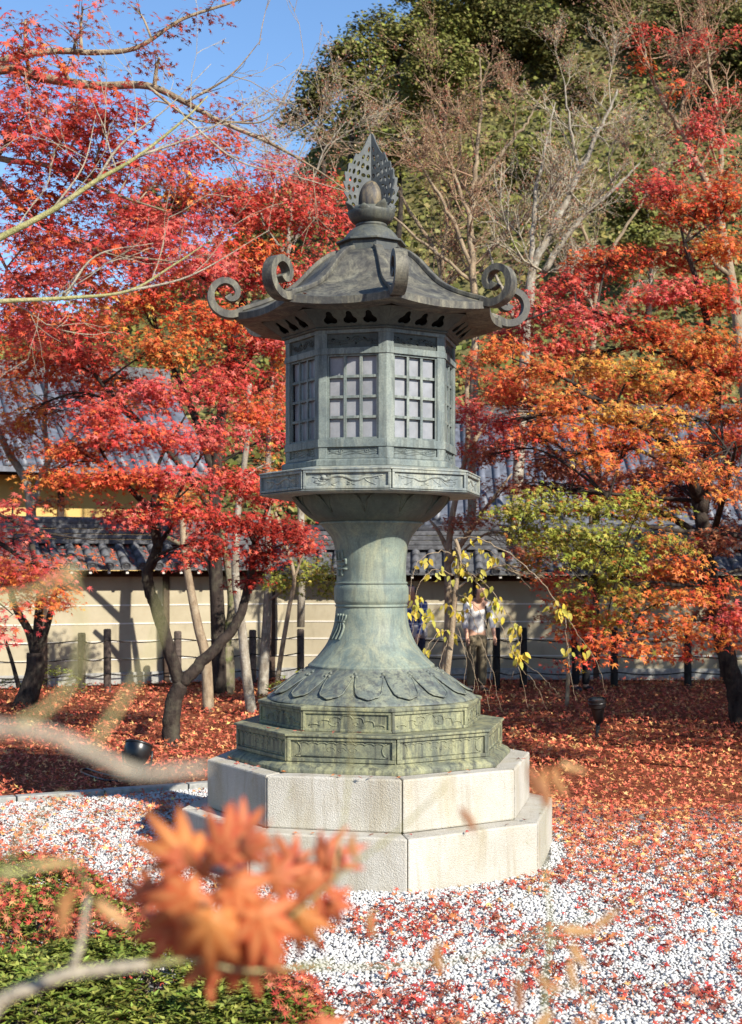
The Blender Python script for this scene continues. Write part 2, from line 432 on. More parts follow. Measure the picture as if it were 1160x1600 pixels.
# lower plinth
t1 = closed(octo([(.965, .6512), (.965, .672), (.945, .690), (.905, .708), (.893, .716), (.893, .866), (.921, .870), (.921, .885)])).build('lower_plinth', M_BASE, lan, .004)
for k in range(8):
    M = face_M(k, .893); hw = .893 * S22
    mb = frame_on(MB(), M, hw, .716, .868, .022, .014); mb.build('panel_frame', M_BASE, t1, .003)
    mb = MB(); x = hw - .075; yb, yt = .748, .838
    pts = [(-x + .03, yb)] + [(-x + .03 + .045 * (math.cos(a) - 1) * .8, (yb + yt) / 2 - .043 * math.sin(a)) for a in np.linspace(math.pi / 2, -math.pi / 2, 7) ] 
    pts = [(p[0] - .02, p[1]) for p in pts]
    n = 9; top = []
    for j in range(n):
        cx = -x + (j + .5) * 2 * x / n
        top += [(cx + x / n * .92 * math.cos(a), yt - .012 + .010 * math.sin(a)) for a in np.linspace(math.pi, 0, 5)]
    right = [(-p[0], p[1]) for p in pts[::-1]]
    relief(mb, M, pts + top + right + [pts[0]], .0055)
    for s in (-1, 0, 1): relief(mb, M, [(s * .07 + .03 * math.cos(a) * (1 - a / 9), .79 + .02 * math.sin(a) * (1 - a / 9)) for a in np.linspace(0, 6.5, 14)], .003)
    mb.build('panel_relief', M_BASE, t1)
# upper plinth
t2 = closed(octo([(.750, .8865), (.742, .900), (.742, 1.012), (.764, 1.016), (.764, 1.036), (.74, 1.044), (.70, 1.048)])).build('upper_plinth', M_BASE, lan, .004)
for k in range(8):
    M = face_M(k, .742); hw = .742 * S22
    frame_on(MB(), M, hw, .8865, 1.014, .018, .012).build('panel_frame', M_BASE, t2, .003)
    mb = MB(); x = hw - .05; pts = []
    for j in range(7):
        s = -1 + 2 * j / 6; yy = .985 - .055 * abs(s) ** 1.5
        for a in np.linspace(math.pi, 0, 5): pts.append((s * x * .9 + x * .14 * math.cos(a), yy - .008 + .012 * math.sin(a)))
    relief(mb, M, pts, .0055)
    for s in (-1, 1):
        relief(mb, M, [(s * (.05 + .045 * a / 7 + .022 * math.cos(a)), .935 + .014 * math.sin(a)) for a in np.linspace(0, 7, 16)], .0035)
    mb.build('panel_relief', M_BASE, t2)
# lotus foot
prof_foot = spline([(.702, 1.046), (.690, 1.062), (.640, 1.092), (.560, 1.150), (.490, 1.205), (.440, 1.232), (.428, 1.250)], 4)
foot = MB().lathe([(p[0], p[1] - Z0) for p in prof_foot], 64).build('lotus_foot', M_LOTUS, lan)
def prof_at(prof, s):
    s = min(max(s, 0), 1) * (len(prof) - 1); i = min(int(s), len(prof) - 2); t = s - i
    return prof[i] * (1 - t) + prof[i + 1] * t
def petal(prof, t0, half, s_edge, s_in, off, name, parent, mat, rim=.006):
    """a raised leaf of the lotus on the turned surface; s_edge(u) its free edge, s_in its root"""
    mb = MB(); nu, nv = 13, 7; vs = []; edge = []
    for j in range(nv):
        for i in range(nu):
            u = -1 + 2 * i / (nu - 1); v = j / (nv - 1)
            e = s_edge(u); s = s_in + (e - s_in) * v
            r, z = prof_at(prof, s); bul = off * (1 - .75 * u * u) * (.4 + .6 * v) * (1 if 0 < i < nu - 1 else 0)
            p = PV(r + bul, t0 + u * half, z - Z0 + bul * .4); vs.append(p)
            if j == nv - 1: edge.append(PV(r + bul + .002, t0 + u * half, z - Z0 + bul * .4))
    fs = [(j * nu + i, j * nu + i + 1, (j + 1) * nu + i + 1, (j + 1) * nu + i) for j in range(nv - 1) for i in range(nu - 1)]
    mb.add(vs, fs, True); mb.tube(edge, rim, 5)
    return mb.build(name, mat, parent)
for k in range(16):
    petal(prof_foot, (k + .5) * math.pi / 8, math.pi / 16 * .97,
          lambda u: .30 - .02 * math.cos(u * math.pi * 3) + .42 * abs(u) ** 3.2, .93, .016, 'petal', foot, M_LOTUS, .0055)
    mb = MB(); t = k * math.pi / 8; r, z = prof_at(prof_foot, .74)
    for da, ds in ((0, .80), (-.028, .69), (.028, .69)):
        rr, zz = prof_at(prof_foot, ds); mb.lathe([(.001, .012), (.011, .008), (.013, 0)], 7, True, Matrix.Translation(PV(rr + .004, t + da, zz - Z0)) @ Matrix.Rotation(t, 4, 'Z') @ Matrix.Rotation(R(48), 4, 'X'))
    mb.build('bud', M_LOTUS, foot)
# column
prof_col = spline([(.425, 1.250), (.424, 1.262), (.412, 1.272), (.398, 1.283), (.345, 1.340), (.293, 1.416), (.254, 1.523), (.238, 1.640)], 5) + \
    spline([(.236, 1.648), (.243, 1.650), (.243, 1.660), (.237, 1.664)], 2) + spline([(.240, 1.668), (.250, 1.69), (.251, 1.735), (.250, 1.775), (.240, 1.796)], 4) + \
    spline([(.236, 1.799), (.243, 1.803), (.243, 1.812), (.235, 1.816)], 2) + spline([(.234, 1.82), (.233, 1.92), (.243, 2.03), (.268, 2.11), (.310, 2.165), (.338, 2.196)], 5) + \
    spline([(.345, 2.197), (.350, 2.203), (.350, 2.212), (.344, 2.216)], 2)
col = MB().lathe([(p[0], p[1] - Z0) for p in prof_col], 72).build('column', M_COLUMN, lan)
colR = lambda z: float(np.interp(z, [p[1] for p in prof_col], [p[0] for p in prof_col]))
def glyph(strokes, t0, zc, w, h, name):
    mb = MB()
    for st in strokes:
        pts = spline([(a, b) for a, b in st], 4); q = []
        for a, b in pts:
            z = zc + b * h; q.append(PV(colR(z) + .004, t0 + a * w / colR(z), z - Z0))
        mb.tube(q, .0085, 6)
    mb.build(name, M_COLUMN, col)
tg = R(-56) - TH
glyph([[(-.9, .9), (-.9, .6), (-.7, .42)], [(-.45, 1.0), (-.45, .62), (-.35, .45)], [(0, 1.0), (.05, .7), (0, .45)], [(.45, 1.0), (.5, .7), (.4, .45)], [(.9, .95), (.85, .65), (.6, .42)],
       [(-.9, .38), (0, .42), (.8, .38)], [(-.35, .3), (-.5, 0), (-.85, -.55), (-1.2, -1)], [(-.05, .3), (-.1, -.1), (-.35, -.6), (-.55, -1)], [(.3, .3), (.35, -.1), (.2, -.6), (.05, -1)], [(.6, .3), (.8, -.05), (.75, -.6), (.6, -1)]], tg, 1.52, .065, .085, 'raised_character')
glyph([[(-1, 1), (-1, .2)], [(-.4, 1), (-.4, .3)], [(.3, 1), (.3, .25)], [(.3, .3), (.75, .3), (.75, -.1)], [(-1, .2), (.3, .2)], [(-.9, -.15), (.4, -.15), (.6, -.1)], [(-1.1, -.45), (.9, -.45)], [(.1, -.2), (.1, -1)], [(-.6, -.5), (-.6, -1)]], tg, 1.94, .06, .085, 'raised_character')
# lotus bowl under the deck
prof_bowl = spline([(.344, 2.214), (.375, 2.222), (.43, 2.262), (.478, 2.315), (.50, 2.355), (.502, 2.384)], 4)
bowl = MB().lathe([(p[0], p[1] - Z0) for p in prof_bowl], 64).build('lotus_bowl', M_BOWL_SHADE, lan)
for k in range(12):
    petal(prof_bowl, k * math.pi / 6, math.pi / 12 * 1.0, lambda u: .93 - .5 * abs(u) ** 4, .05, .028, 'petal', bowl, M_BOWL_SHADE, .005)
    petal(prof_bowl, (k + .5) * math.pi / 6, math.pi / 12 * .62, lambda u: .97 - .25 * abs(u) ** 3, .5, .012, 'petal', bowl, M_BOWL_SHADE, .004)
# deck
deck = closed(octo([(.60, 2.3805), (.735, 2.3805), (.757, 2.392), (.735, 2.400), (.735, 2.515), (.757, 2.519), (.757, 2.529), (.70, 2.541), (.60, 2.555)])).build('deck', M_DECK, lan, .003)
def dragon(mb, M, hw, z0, z1, flip):
    s = -1 if flip else 1; zc = (z0 + z1) / 2; h = (z1 - z0) / 2
    T = lambda p: (s * p[0] * hw, zc + p[1] * h)
    body = spline([(-.62, .35), (-.48, .15), (-.36, .45), (-.2, .55), (-.02, .35), (.12, .0), (.28, -.05), (.42, .25), (.58, .3), (.72, .45), (.88, .55)], 5)
    rad = [.0115 * (1 - .75 * max(0, i / len(body) - .45)) for i in range(len(body))]
    relief(mb, M, [T(p) for p in body], rad, 6, -.003)
    relief(mb, M, [T((p[0], p[1] + .26)) for p in body[8:-8]], .0035, 4)
    for st in ([(-.62, .35), (-.72, .1), (-.66, -.15), (-.52, -.1)], [(-.55, .5), (-.68, .75), (-.5, .8)], [(-.5, .5), (-.42, .8), (-.3, .75)], [(-.7, .2), (-.85, .4)], [(-.7, 0), (-.82, -.3), (-.6, -.55)],
               [(-.3, .4), (-.42, -.1), (-.55, -.6), (-.72, -.7)], [(-.1, .3), (-.22, -.25), (-.38, -.65), (-.28, -.8)], [(.2, -.05), (.1, -.5), (.22, -.75)], [(.42, .2), (.5, -.25), (.62, -.55), (.7, -.7)],
               [(.0, -.7), (.1, -.5), (.0, -.3)], [(.7, .1), (.8, .2), (.75, .4)]):
        relief(mb, M, [T(p) for p in spline(st, 3)], .0045, 5, -.001)
    hd = T((-.58, .32)); mb.lathe([(.001, .016), (.014, .010), (.020, 0)], 8, True, M @ Matrix.Translation((hd[0], hd[1], -.002)))
for k in range(8):
    M = face_M(k, .735); hw = .735 * S22
    frame_on(MB(), M, hw, 2.400, 2.517, .017, .016).build('panel_frame', M_DECK, deck, .003)
    mb = MB(); dragon(mb, M, hw - .02, 2.413, 2.503, k % 2 == 0); mb.build('dragon_relief', M_DECK, deck)
# cage
RC = .579; HW = RC * S22
cage = closed(octo([(.605, 2.555), (.605, 2.590), (.584, 2.600), (.53, 2.6005)])).build('cage', M_CAGE, lan, .003)
def frosted():
    m, nt, b = node_mat('frosted_glass', .35, .5)
    v = geo_pos(nt); n = noise(nt, v, 9, 5, .6); n2 = noise(nt, v, 70, 3, .7)
    c = mix(nt, ramp(nt, n, [(.35, 0), (.7, 1)]), (.18, .187, .20), (.26, .268, .285)); c = mix(nt, ramp(nt, n2, [(.6, 0), (.75, .3)]), c, (.42, .34, .26))
    nt.links.new(c, b.inputs['Base Color']); return m
M_GLASS = frosted()
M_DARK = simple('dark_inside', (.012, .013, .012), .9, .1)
for k in range(8):
    M = face_M(k, RC)
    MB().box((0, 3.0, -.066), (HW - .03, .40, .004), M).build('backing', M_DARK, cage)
    mb = MB()
    for s in (-1, 1): mb.box((s * (HW - .0275), 3.005, -.014), (.0273, .405, .014), M)
    mb.build('post', M_CAGE, cage, .003)
    for zc, hz, d in ((2.699, .025, .011), (3.283, .020, .011), (3.407, .012, .010), (2.612, .010, .004)):
        MB().box((0, zc, -.005), (HW + d * .40, hz, d), M).build('rail', M_CAGE, cage, .002)
    # wave panel
    mb = MB().box((0, 2.648, -.016), (HW - .056, .0255, .004), M)
    for row in range(4):
        yy = 2.631 + row * .011
        relief(mb, M, [(x, yy + .006 * math.sin(x * 42 + row * 1.3 + k)) for x in np.linspace(-HW + .065, HW - .065, 22)], .0026, 4, -.011)
    for cx in (-.08, .09):
        relief(mb, M, [(cx + (.016 - a * .0016) * math.cos(a), 2.65 + (.016 - a * .0016) * math.sin(a)) for a in np.linspace(0, 9, 22)], .0028, 4, -.010)
    mb.build('wave_panel', M_CAGE, cage)
    # pierced scroll panel at the top
    hs = []
    for cx, cy, r_, sy_, ro in ((-.13, .012, .012, .5, .9), (-.085, -.018, .013, .4, -.4), (-.03, .016, .014, .45, .3), (.02, -.016, .011, .5, -.8), (.075, .014, .014, .4, .5), (.125, -.014, .012, .5, -.6)):
        hs.append(circle(cx, cy, r_, 9, sy_, ro + .3 * k))
    me = plate('pierced_panel', [(-HW + .056, -.045), (HW - .056, -.045), (HW - .056, .045), (-HW + .056, .045)], hs, .006, M_EAVE_SHADE, M @ Matrix.Translation((0, 3.350, -.016)))
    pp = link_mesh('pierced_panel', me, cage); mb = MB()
    for ph_ in (0, 2.1, 4.2):
        relief(mb, M, [(x, 3.350 + .026 * math.sin(x * 34 + ph_ + k) * math.cos(x * 9 + ph_)) for x in np.linspace(-HW + .064, HW - .064, 30)], .0032, 4, -.012)
    for cx in (-.11, -.045, .03, .10):
        relief(mb, M, [(cx + (.017 - a * .0018) * math.cos(a + cx * 30), 3.350 + (.020 - a * .002) * math.sin(a + cx * 30)) for a in np.linspace(0, 7.5, 18)], .0034, 4, -.011)
    mb.build('scroll_relief', M_EAVE_SHADE, cage)
    # lattice and panes
    w = (HW - .0555); x0, x1, y0, y1 = -w, w, 2.726, 3.261
    for s in (-1, 1): MB().box((s * (w - .005), (y0 + y1) / 2, -.016), (.005, (y1 - y0) / 2, .008), M).build('window_frame', M_CAGE, cage)
    for s, yy in ((-1, y0 + .005), (1, y1 - .005)): MB().box((0, yy, -.0162), (w - .0105, .005, .0078), M).build('window_frame', M_CAGE, cage)
    ax0, ax1, ay0, ay1 = x0 + .010, x1 - .010, y0 + .010, y1 - .010; pw = (ax1 - ax0) / 3; ph = (ay1 - ay0) / 4
    for i in (1, 2): MB().box((ax0 + i * pw, (ay0 + ay1) / 2, -.018), (.0095, (ay1 - ay0) / 2, .0065), M).build('lattice_bar', M_CAGE, cage, .0015)
    for j in (1, 2, 3): MB().box(((ax0 + ax1) / 2, ay0 + j * ph, -.0195), ((ax1 - ax0) / 2, .009, .0055), M).build('lattice_bar', M_CAGE, cage, .0015)
    for i in range(3):
        for j in range(4):
            MB().box((ax0 + (i + .5) * pw, ay0 + (j + .5) * ph, -.037 + random.uniform(-.001, .001)), (pw / 2 - .0006, ph / 2 - .0006, .002), M).build('pane', M_GLASS, cage)
# cove below the eaves, pierced with trefoils
top = closed(octo([(.54, 3.419), (.600, 3.419), (.607, 3.428), (.600, 3.436), (.54, 3.437)])).build('cove', M_EAVE_SHADE, lan, .002)
def trefoil(cx, cy, r):
    o = []
    for a0 in (90, 210, 330):
        ox, oy = cx + r * .62 * math.cos(R(a0)), cy + r * .62 * math.sin(R(a0))
        rr = r * (.56 if a0 == 90 else .66)
        o += [(ox + rr * math.cos(R(a0 + b)), cy + (oy + rr * math.sin(R(a0 + b)) - cy) * (1.5 if a0 == 90 else 1.15)) for b in np.linspace(-100, 100, 8)]
    return o
for k in range(8):
    t = k * math.pi / 4 + math.pi / 8; n = PV(1, t, 0); u = Vector((math.cos(t), math.sin(t), 0))
    A = n * (.598 * C22) + Vector((0, 0, 3.436 - Z0)); B = n * (.735 * C22) + Vector((0, 0, 3.532 - Z0))
    up = (B - A); H = up.length; up.normalize(); nn = u.cross(up)
    M = Matrix(((u.x, up.x, nn.x, A.x), (u.y, up.y, nn.y, A.y), (u.z, up.z, nn.z, A.z), (0, 0, 0, 1)))
    h0, h1 = .598 * S22, .735 * S22
    hs = [trefoil(dx, H * .40, .037) for dx in (-.128, 0, .128)]
    me = plate('pierced_cove', [(-h0, 0), (h0, 0), (h1, H), (-h1, H)], hs, .006, M_EAVE_SHADE, M); link_mesh('pierced_cove', me, top)
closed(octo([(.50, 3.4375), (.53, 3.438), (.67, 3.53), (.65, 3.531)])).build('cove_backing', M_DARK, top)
# roof
HIP = spline([(.17, 4.012), (.225, 4.007), (.295, 3.980), (.385, 3.910), (.465, 3.826), (.540, 3.756), (.630, 3.700), (.74, 3.652), (.83, 3.620), (.905, 3.596)], 4)
def roof():
    mb = MB(); nu = 9; vs = []; m = len(HIP)
    for p in HIP:
        r, z = p; tt = max(0, (r - .3) / .6)
        for k in range(8):
            for i in range(nu - 1):
                w = i / (nu - 1); a = PV(r, k * math.pi / 4, 0); b = PV(r, (k + 1) * math.pi / 4, 0)
                q = a + (b - a) * w; sag = (1 - (2 * w - 1) ** 2)
                q *= 1 - .03 * sag * tt                      # eaves curve in a little between the corners
                vs.append((q.x, q.y, z - Z0 - .022 * sag * tt * tt))
    n = 8 * (nu - 1)
    fs = [(j * n + i, (j + 1) * n + i, (j + 1) * n + (i + 1) % n, j * n + (i + 1) % n) for j in range(m - 1) for i in range(n)]
    fs = [f[::-1] for f in fs]
    o0 = (m - 1) * n
    for dr, dz in ((.012, -.004), (.012, -.048), (-.010, -.054), (-.16, -.056)):      # fascia and soffit
        ring = []
        for i in range(n):
            v = Vector(vs[o0 + i]); rad = Vector((v.x, v.y, 0)); L_ = rad.length
            ring.append((v.x * (1 + dr / L_), v.y * (1 + dr / L_), v.z + dz))
        b0 = len(vs); vs += ring
        prev = b0 - n if b0 - n >= m * n else o0
        fs += [(prev + i, prev + (i + 1) % n, b0 + (i + 1) % n, b0 + i) for i in range(n)]
    mb.add(vs, fs, True)
    return mb
rf = roof().build('roof', M_ROOF, lan)
es = rf.modifiers.new('edges', 'EDGE_SPLIT'); es.split_angle = R(38)
def band(mb, pts, t, width, thick):
    """strap of rectangular section along (r, z) points in the vertical plane at angle t"""
    side = Vector((math.cos(t), math.sin(t), 0)); vs = []; m = len(pts)
    wd = width if hasattr(width, '__len__') else [width] * m; th = thick if hasattr(thick, '__len__') else [thick] * m
    for i, p in enumerate(pts):
        d = np.array(pts[min(i + 1, m - 1)]) - np.array(pts[max(i - 1, 0)]); d = d / np.linalg.norm(d); nrm = (-d[1], d[0])
        for s, w in ((-1, -1), (1, -1), (1, 1), (-1, 1)):
            r = p[0] + nrm[0] * th[i] / 2 * w; z = p[1] + nrm[1] * th[i] / 2 * w
            vs.append(PV(r, t, z - Z0) + side * (s * wd[i] / 2))
    fs = [(i * 4 + k, i * 4 + (k + 1) % 4, i * 4 + 4 + (k + 1) % 4, i * 4 + 4 + k) for i in range(m - 1) for k in range(4)] + [(3, 2, 1, 0), tuple((m - 1) * 4 + k for k in range(4))]
    return mb.add(vs, fs)
SCR = spline([(.865, 3.600), (.93, 3.578), (1.00, 3.588), (1.055, 3.635), (1.072, 3.705), (1.045, 3.768), (.985, 3.800), (.925, 3.782), (.895, 3.735), (.908, 3.690), (.945, 3.680), (.962, 3.704)], 5)
for k in range(8):
    t = k * math.pi / 4
    hp = [(p[0], p[1] + .008) for p in HIP[3:-1]]
    band(MB(), hp, t, list(np.linspace(.05, .075, len(hp))), .03).build('ridge_rib', M_ROOF, rf, .006)
    n = len(SCR); th = [.052 - .020 * (i / n) for i in range(n)]; th[-4:] = [.040, .046, .048, .044]
    band(MB(), SCR, t, [.085 - .02 * i / n for i in range(n)], th).build('corner_scroll', M_ROOF, rf, .005)
# finial
fin = closed(octo([(.212, 3.985), (.212, 4.070), (.240, 4.074), (.240, 4.088), (.19, 4.096), (.15, 4.097)])).build('finial_collar', M_FIN, lan, .003)
MB().lathe([(p[0], p[1] - Z0) for p in spline([(.198, 4.09), (.185, 4.115), (.145, 4.165), (.108, 4.190), (.100, 4.196)], 4)], 40).build('dome', M_FIN, fin)
MB().lathe([(p[0], p[1] - Z0) for p in spline([(.100, 4.192), (.106, 4.20), (.104, 4.212), (.085, 4.222)], 3)], 32).build('neck_ring', M_FIN, fin)
cup_prof = spline([(.085, 4.215), (.125, 4.235), (.150, 4.275), (.150, 4.300), (.140, 4.312)], 4)
cup = MB().lathe([(p[0], p[1] - Z0) for p in cup_prof], 40).build('lotus_cup', M_FIN, lan)
cup.modifiers.new('thick', 'SOLIDIFY').thickness = -.006
for k in range(8):
    t0 = k * math.pi / 4 + .3; mb = MB(); nu, nv = 7, 6; vs = []
    for j in range(nv):
        for i in range(nu):
            u = -1 + 2 * i / (nu - 1); v = j / (nv - 1); w = (1 - v ** 3 * .9) * .42
            r = .10 + .062 * math.sin(v * 1.7) + (.03 * max(0, v - .75) * 4 if k % 2 == 0 else 0); z = 4.222 + .098 * v + (.02 * v if k % 2 == 0 else 0)
            vs.append(PV(r + .004 * (1 - u * u), t0 + u * w, z - Z0))
    mb.add(vs, [(j * nu + i, j * nu + i + 1, (j + 1) * nu + i + 1, (j + 1) * nu + i) for j in range(nv - 1) for i in range(nu - 1)], True)
    p_ = mb.build('petal', M_FIN, cup); p_.modifiers.new('thick', 'SOLIDIFY').thickness = .006
MB().lathe([(p[0], p[1] - Z0) for p in spline([(.035, 4.262), (.072, 4.30), (.089, 4.365), (.082, 4.43), (.052, 4.482), (.018, 4.505), (.0005, 4.512)], 5)], 36).build('jewel', M_JEWEL, lan)
def wing():
    out_ = spline([(.0, .0), (.115, .0), (.150, .03), (.135, .045), (.178, .075), (.165, .09), (.196, .14), (.180, .152), (.200, .21), (.184, .217), (.190, .275), (.170, .28), (.160, .338), (.138, .338), (.112, .405), (.092, .402), (.050, .465), (.016, .54), (.0, .55)], 3)
    inn = [(.0, .235), (.03, .222), (.065, .185), (.088, .13), (.095, .07), (.085, .01)]
    outline = [tuple(p) for p in out_[3:]] + [(0, .4)] + inn
    hs = []
    for (cx, cy, r, sy, ro) in ((.128, .06, .016, .55, 1.0), (.152, .11, .016, .5, 1.3), (.118, .115, .012, .6, 1.4), (.160, .175, .017, .5, 1.5), (.128, .165, .016, .5, 1.7), (.100, .185, .010, .8, 0), (.150, .232, .016, .45, 1.8),
                                (.118, .225, .017, .5, 1.9), (.085, .225, .012, .8, .4), (.125, .285, .017, .45, 1.9), (.155, .285, .014, .4, 1.9), (.120, .345, .013, .4, 2.0), (.092, .28, .018, .5, 2.0), (.058, .265, .014, .75, .3), (.022, .262, .012, .9, 0), (.094, .338, .017, .45, 2.0), (.062, .328, .018, .5, 2.0), (.028, .318, .016, .6, 1.7),
                                (.058, .388, .016, .42, 2.0), (.026, .382, .019, .45, 1.8), (.018, .44, .018, .35, 1.75)):
        hs.append(circle(cx, cy, r * 1.16, 10, sy * 1.12, ro))
    return outline, hs
ol, hs = wing()
for i, az in enumerate((-70, 52, 112, 172)):
    t = R(az) - TH; d = PV(1, t, 0); n = Vector((-d.y, d.x, 0))
    M = Matrix(((d.x, 0, n.x, 0), (d.y, 0, n.y, 0), (0, 1, 0, 4.275 - Z0), (0, 0, 0, 1)))
    if i == 0: wing_me = plate('flame_wing', ol, hs, .012, M_FLAME)
    o = link_mesh('flame_wing', wing_me, lan); o.matrix_local = M
# ------------------------------------------------------------------ foliage machinery
def star(lobes, notch=.30, droop=.18):
    """maple leaf: (angle, length) of each lobe; quads from the centre out to each tip"""
    V = [(0, 0, .05)]; F = []
    angs = [a for a, _ in lobes]; n = len(lobes)
    nt_ = [(-180 + angs[0]) / 2 if False else angs[0] - 32] + [(angs[i] + angs[i + 1]) / 2 for i in range(n - 1)] + [angs[-1] + 32]
    for i in range(n + 1):
        a = R(nt_[i]); k = notch * (.62 if i in (0, n) else 1); V.append((k * math.cos(a), k * math.sin(a), 0))
    for a, l in lobes: V.append((l * math.cos(R(a)), l * math.sin(R(a)), -droop * l * l))
    for i in range(n): F.append((0, 1 + i, n + 2 + i, 2 + i))
    return np.array(V), np.array(F)
L7 = star([(-122, .48), (-80, .80), (-38, .96), (0, 1.05), (38, .96), (80, .80), (122, .48)], .27)
L5 = star([(-105, .62), (-52, .92), (0, 1.05), (52, .92), (105, .62)], .30)
L3 = star([(-70, .85), (0, 1.05), (70, .85)], .36)
OVAL = (np.array([(0, 0, 0), (.35, -.34, .06), (.85, -.28, .02), (1.35, 0, -.12), (.85, .28, .02), (.35, .34, .06), (.7, 0, -.03)]), np.array([(0, 1, 2, 6), (6, 2, 3, 4), (0, 6, 4, 5)]))
LANCE = (np.array([(0, 0, 0), (.5, -.17, .05), (1.0, 0, -.06), (.5, .17, .05)]), np.array([(0, 1, 2, 3)]))
BIT = (np.array([(-.5, -.35, 0), (.5, -.3, .1), (.6, .35, 0), (-.4, .4, -.1)]), np.array([(0, 1, 2, 3)]))

def unit(a): return a / np.maximum(np.linalg.norm(a, axis=-1, keepdims=True), 1e-9)
def leaf_frames(nrm, spin):
    n = unit(nrm); ref = np.where(np.abs(n[:, 2:3]) < .9, np.array([[0, 0, 1.]]), np.array([[1., 0, 0]]))
    a = unit(np.cross(ref, n)); b = np.cross(n, a)
    d = a * np.cos(spin)[:, None] + b * np.sin(spin)[:, None]
    return d, np.cross(n, d), n
def leaf_geo(tpl, pos, nrm, spin, size, curl=None, dirs=None):
    V, F = tpl; d, s, n = leaf_frames(nrm, spin)
    if dirs is not None:
        d = unit(dirs - n * (dirs * n).sum(1, keepdims=True)); s = np.cross(n, d)
    k = np.ones(len(pos)) if curl is None else curl
    v = pos[:, None] + size[:, None, None] * (V[None, :, :1] * d[:, None] + V[None, :, 1:2] * s[:, None] + (V[None, :, 2:] * k[:, None, None]) * n[:, None])
    f = F[None] + (np.arange(len(pos)) * len(V))[:, None, None]
    return v.reshape(-1, 3), f.reshape(-1, 4), len(V)

PAL = {k: np.array(v) for k, v in dict(
    red=[(.60, .075, .055), (.54, .045, .045), (.66, .14, .095), (.46, .025, .028)],
    pinkred=[(.66, .13, .115), (.60, .08, .08), (.70, .19, .155), (.54, .045, .06)],
    darkred=[(.30, .014, .016), (.38, .02, .02), (.24, .012, .014), (.45, .03, .025)],
    redorange=[(.62, .09, .035), (.60, .13, .04), (.58, .05, .03), (.65, .18, .05)],
    orange=[(.66, .20, .045), (.64, .14, .04), (.68, .27, .06), (.58, .10, .04)],
    yellow=[(.68, .36, .06), (.66, .28, .05), (.66, .42, .09), (.62, .22, .05)],
    green=[(.28, .34, .045), (.38, .42, .07), (.20, .27, .035), (.46, .42, .08)],
    greenorange=[(.30, .28, .04), (.52, .22, .05), (.60, .17, .05), (.42, .30, .05), (.22, .24, .04)],
    brownred=[(.34, .09, .05), (.42, .14, .07), (.28, .05, .035), (.48, .20, .10)],
    crisp=[(.22, .04, .03), (.32, .05, .04), (.17, .035, .03), (.40, .07, .05)],
    seed=[(.40, .22, .13), (.46, .31, .19), (.34, .17, .10), (.52, .38, .25), (.42, .13, .09), (.30, .26, .10)],
    cherry=[(.66, .56, .07), (.60, .55, .10), (.70, .52, .06), (.52, .50, .09)],
    azalea=[(.13, .20, .035), (.19, .27, .05), (.30, .36, .08), (.08, .13, .03)],
    ever=[(.10, .14, .032), (.13, .17, .04), (.18, .205, .055), (.065, .10, .024)],
    everdark=[(.040, .068, .022), (.055, .085, .026), (.075, .10, .030)],
    olive=[(.16, .18, .055), (.21, .21, .075), (.11, .145, .042), (.25, .23, .095)],
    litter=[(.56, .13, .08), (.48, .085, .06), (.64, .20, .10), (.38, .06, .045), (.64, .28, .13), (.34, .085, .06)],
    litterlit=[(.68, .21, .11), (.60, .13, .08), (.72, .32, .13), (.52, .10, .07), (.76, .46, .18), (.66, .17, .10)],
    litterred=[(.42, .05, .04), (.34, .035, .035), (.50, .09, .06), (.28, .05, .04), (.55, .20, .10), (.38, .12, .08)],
).items()}
def tint(key, n, jit=.14):
    p = PAL[key][rng.integers(0, len(PAL[key]), n)]
    return np.clip(p * (1 + rng.normal(0, jit, (n, 1))) * (1 + rng.normal(0, .06, (n, 3))), .004, .85)

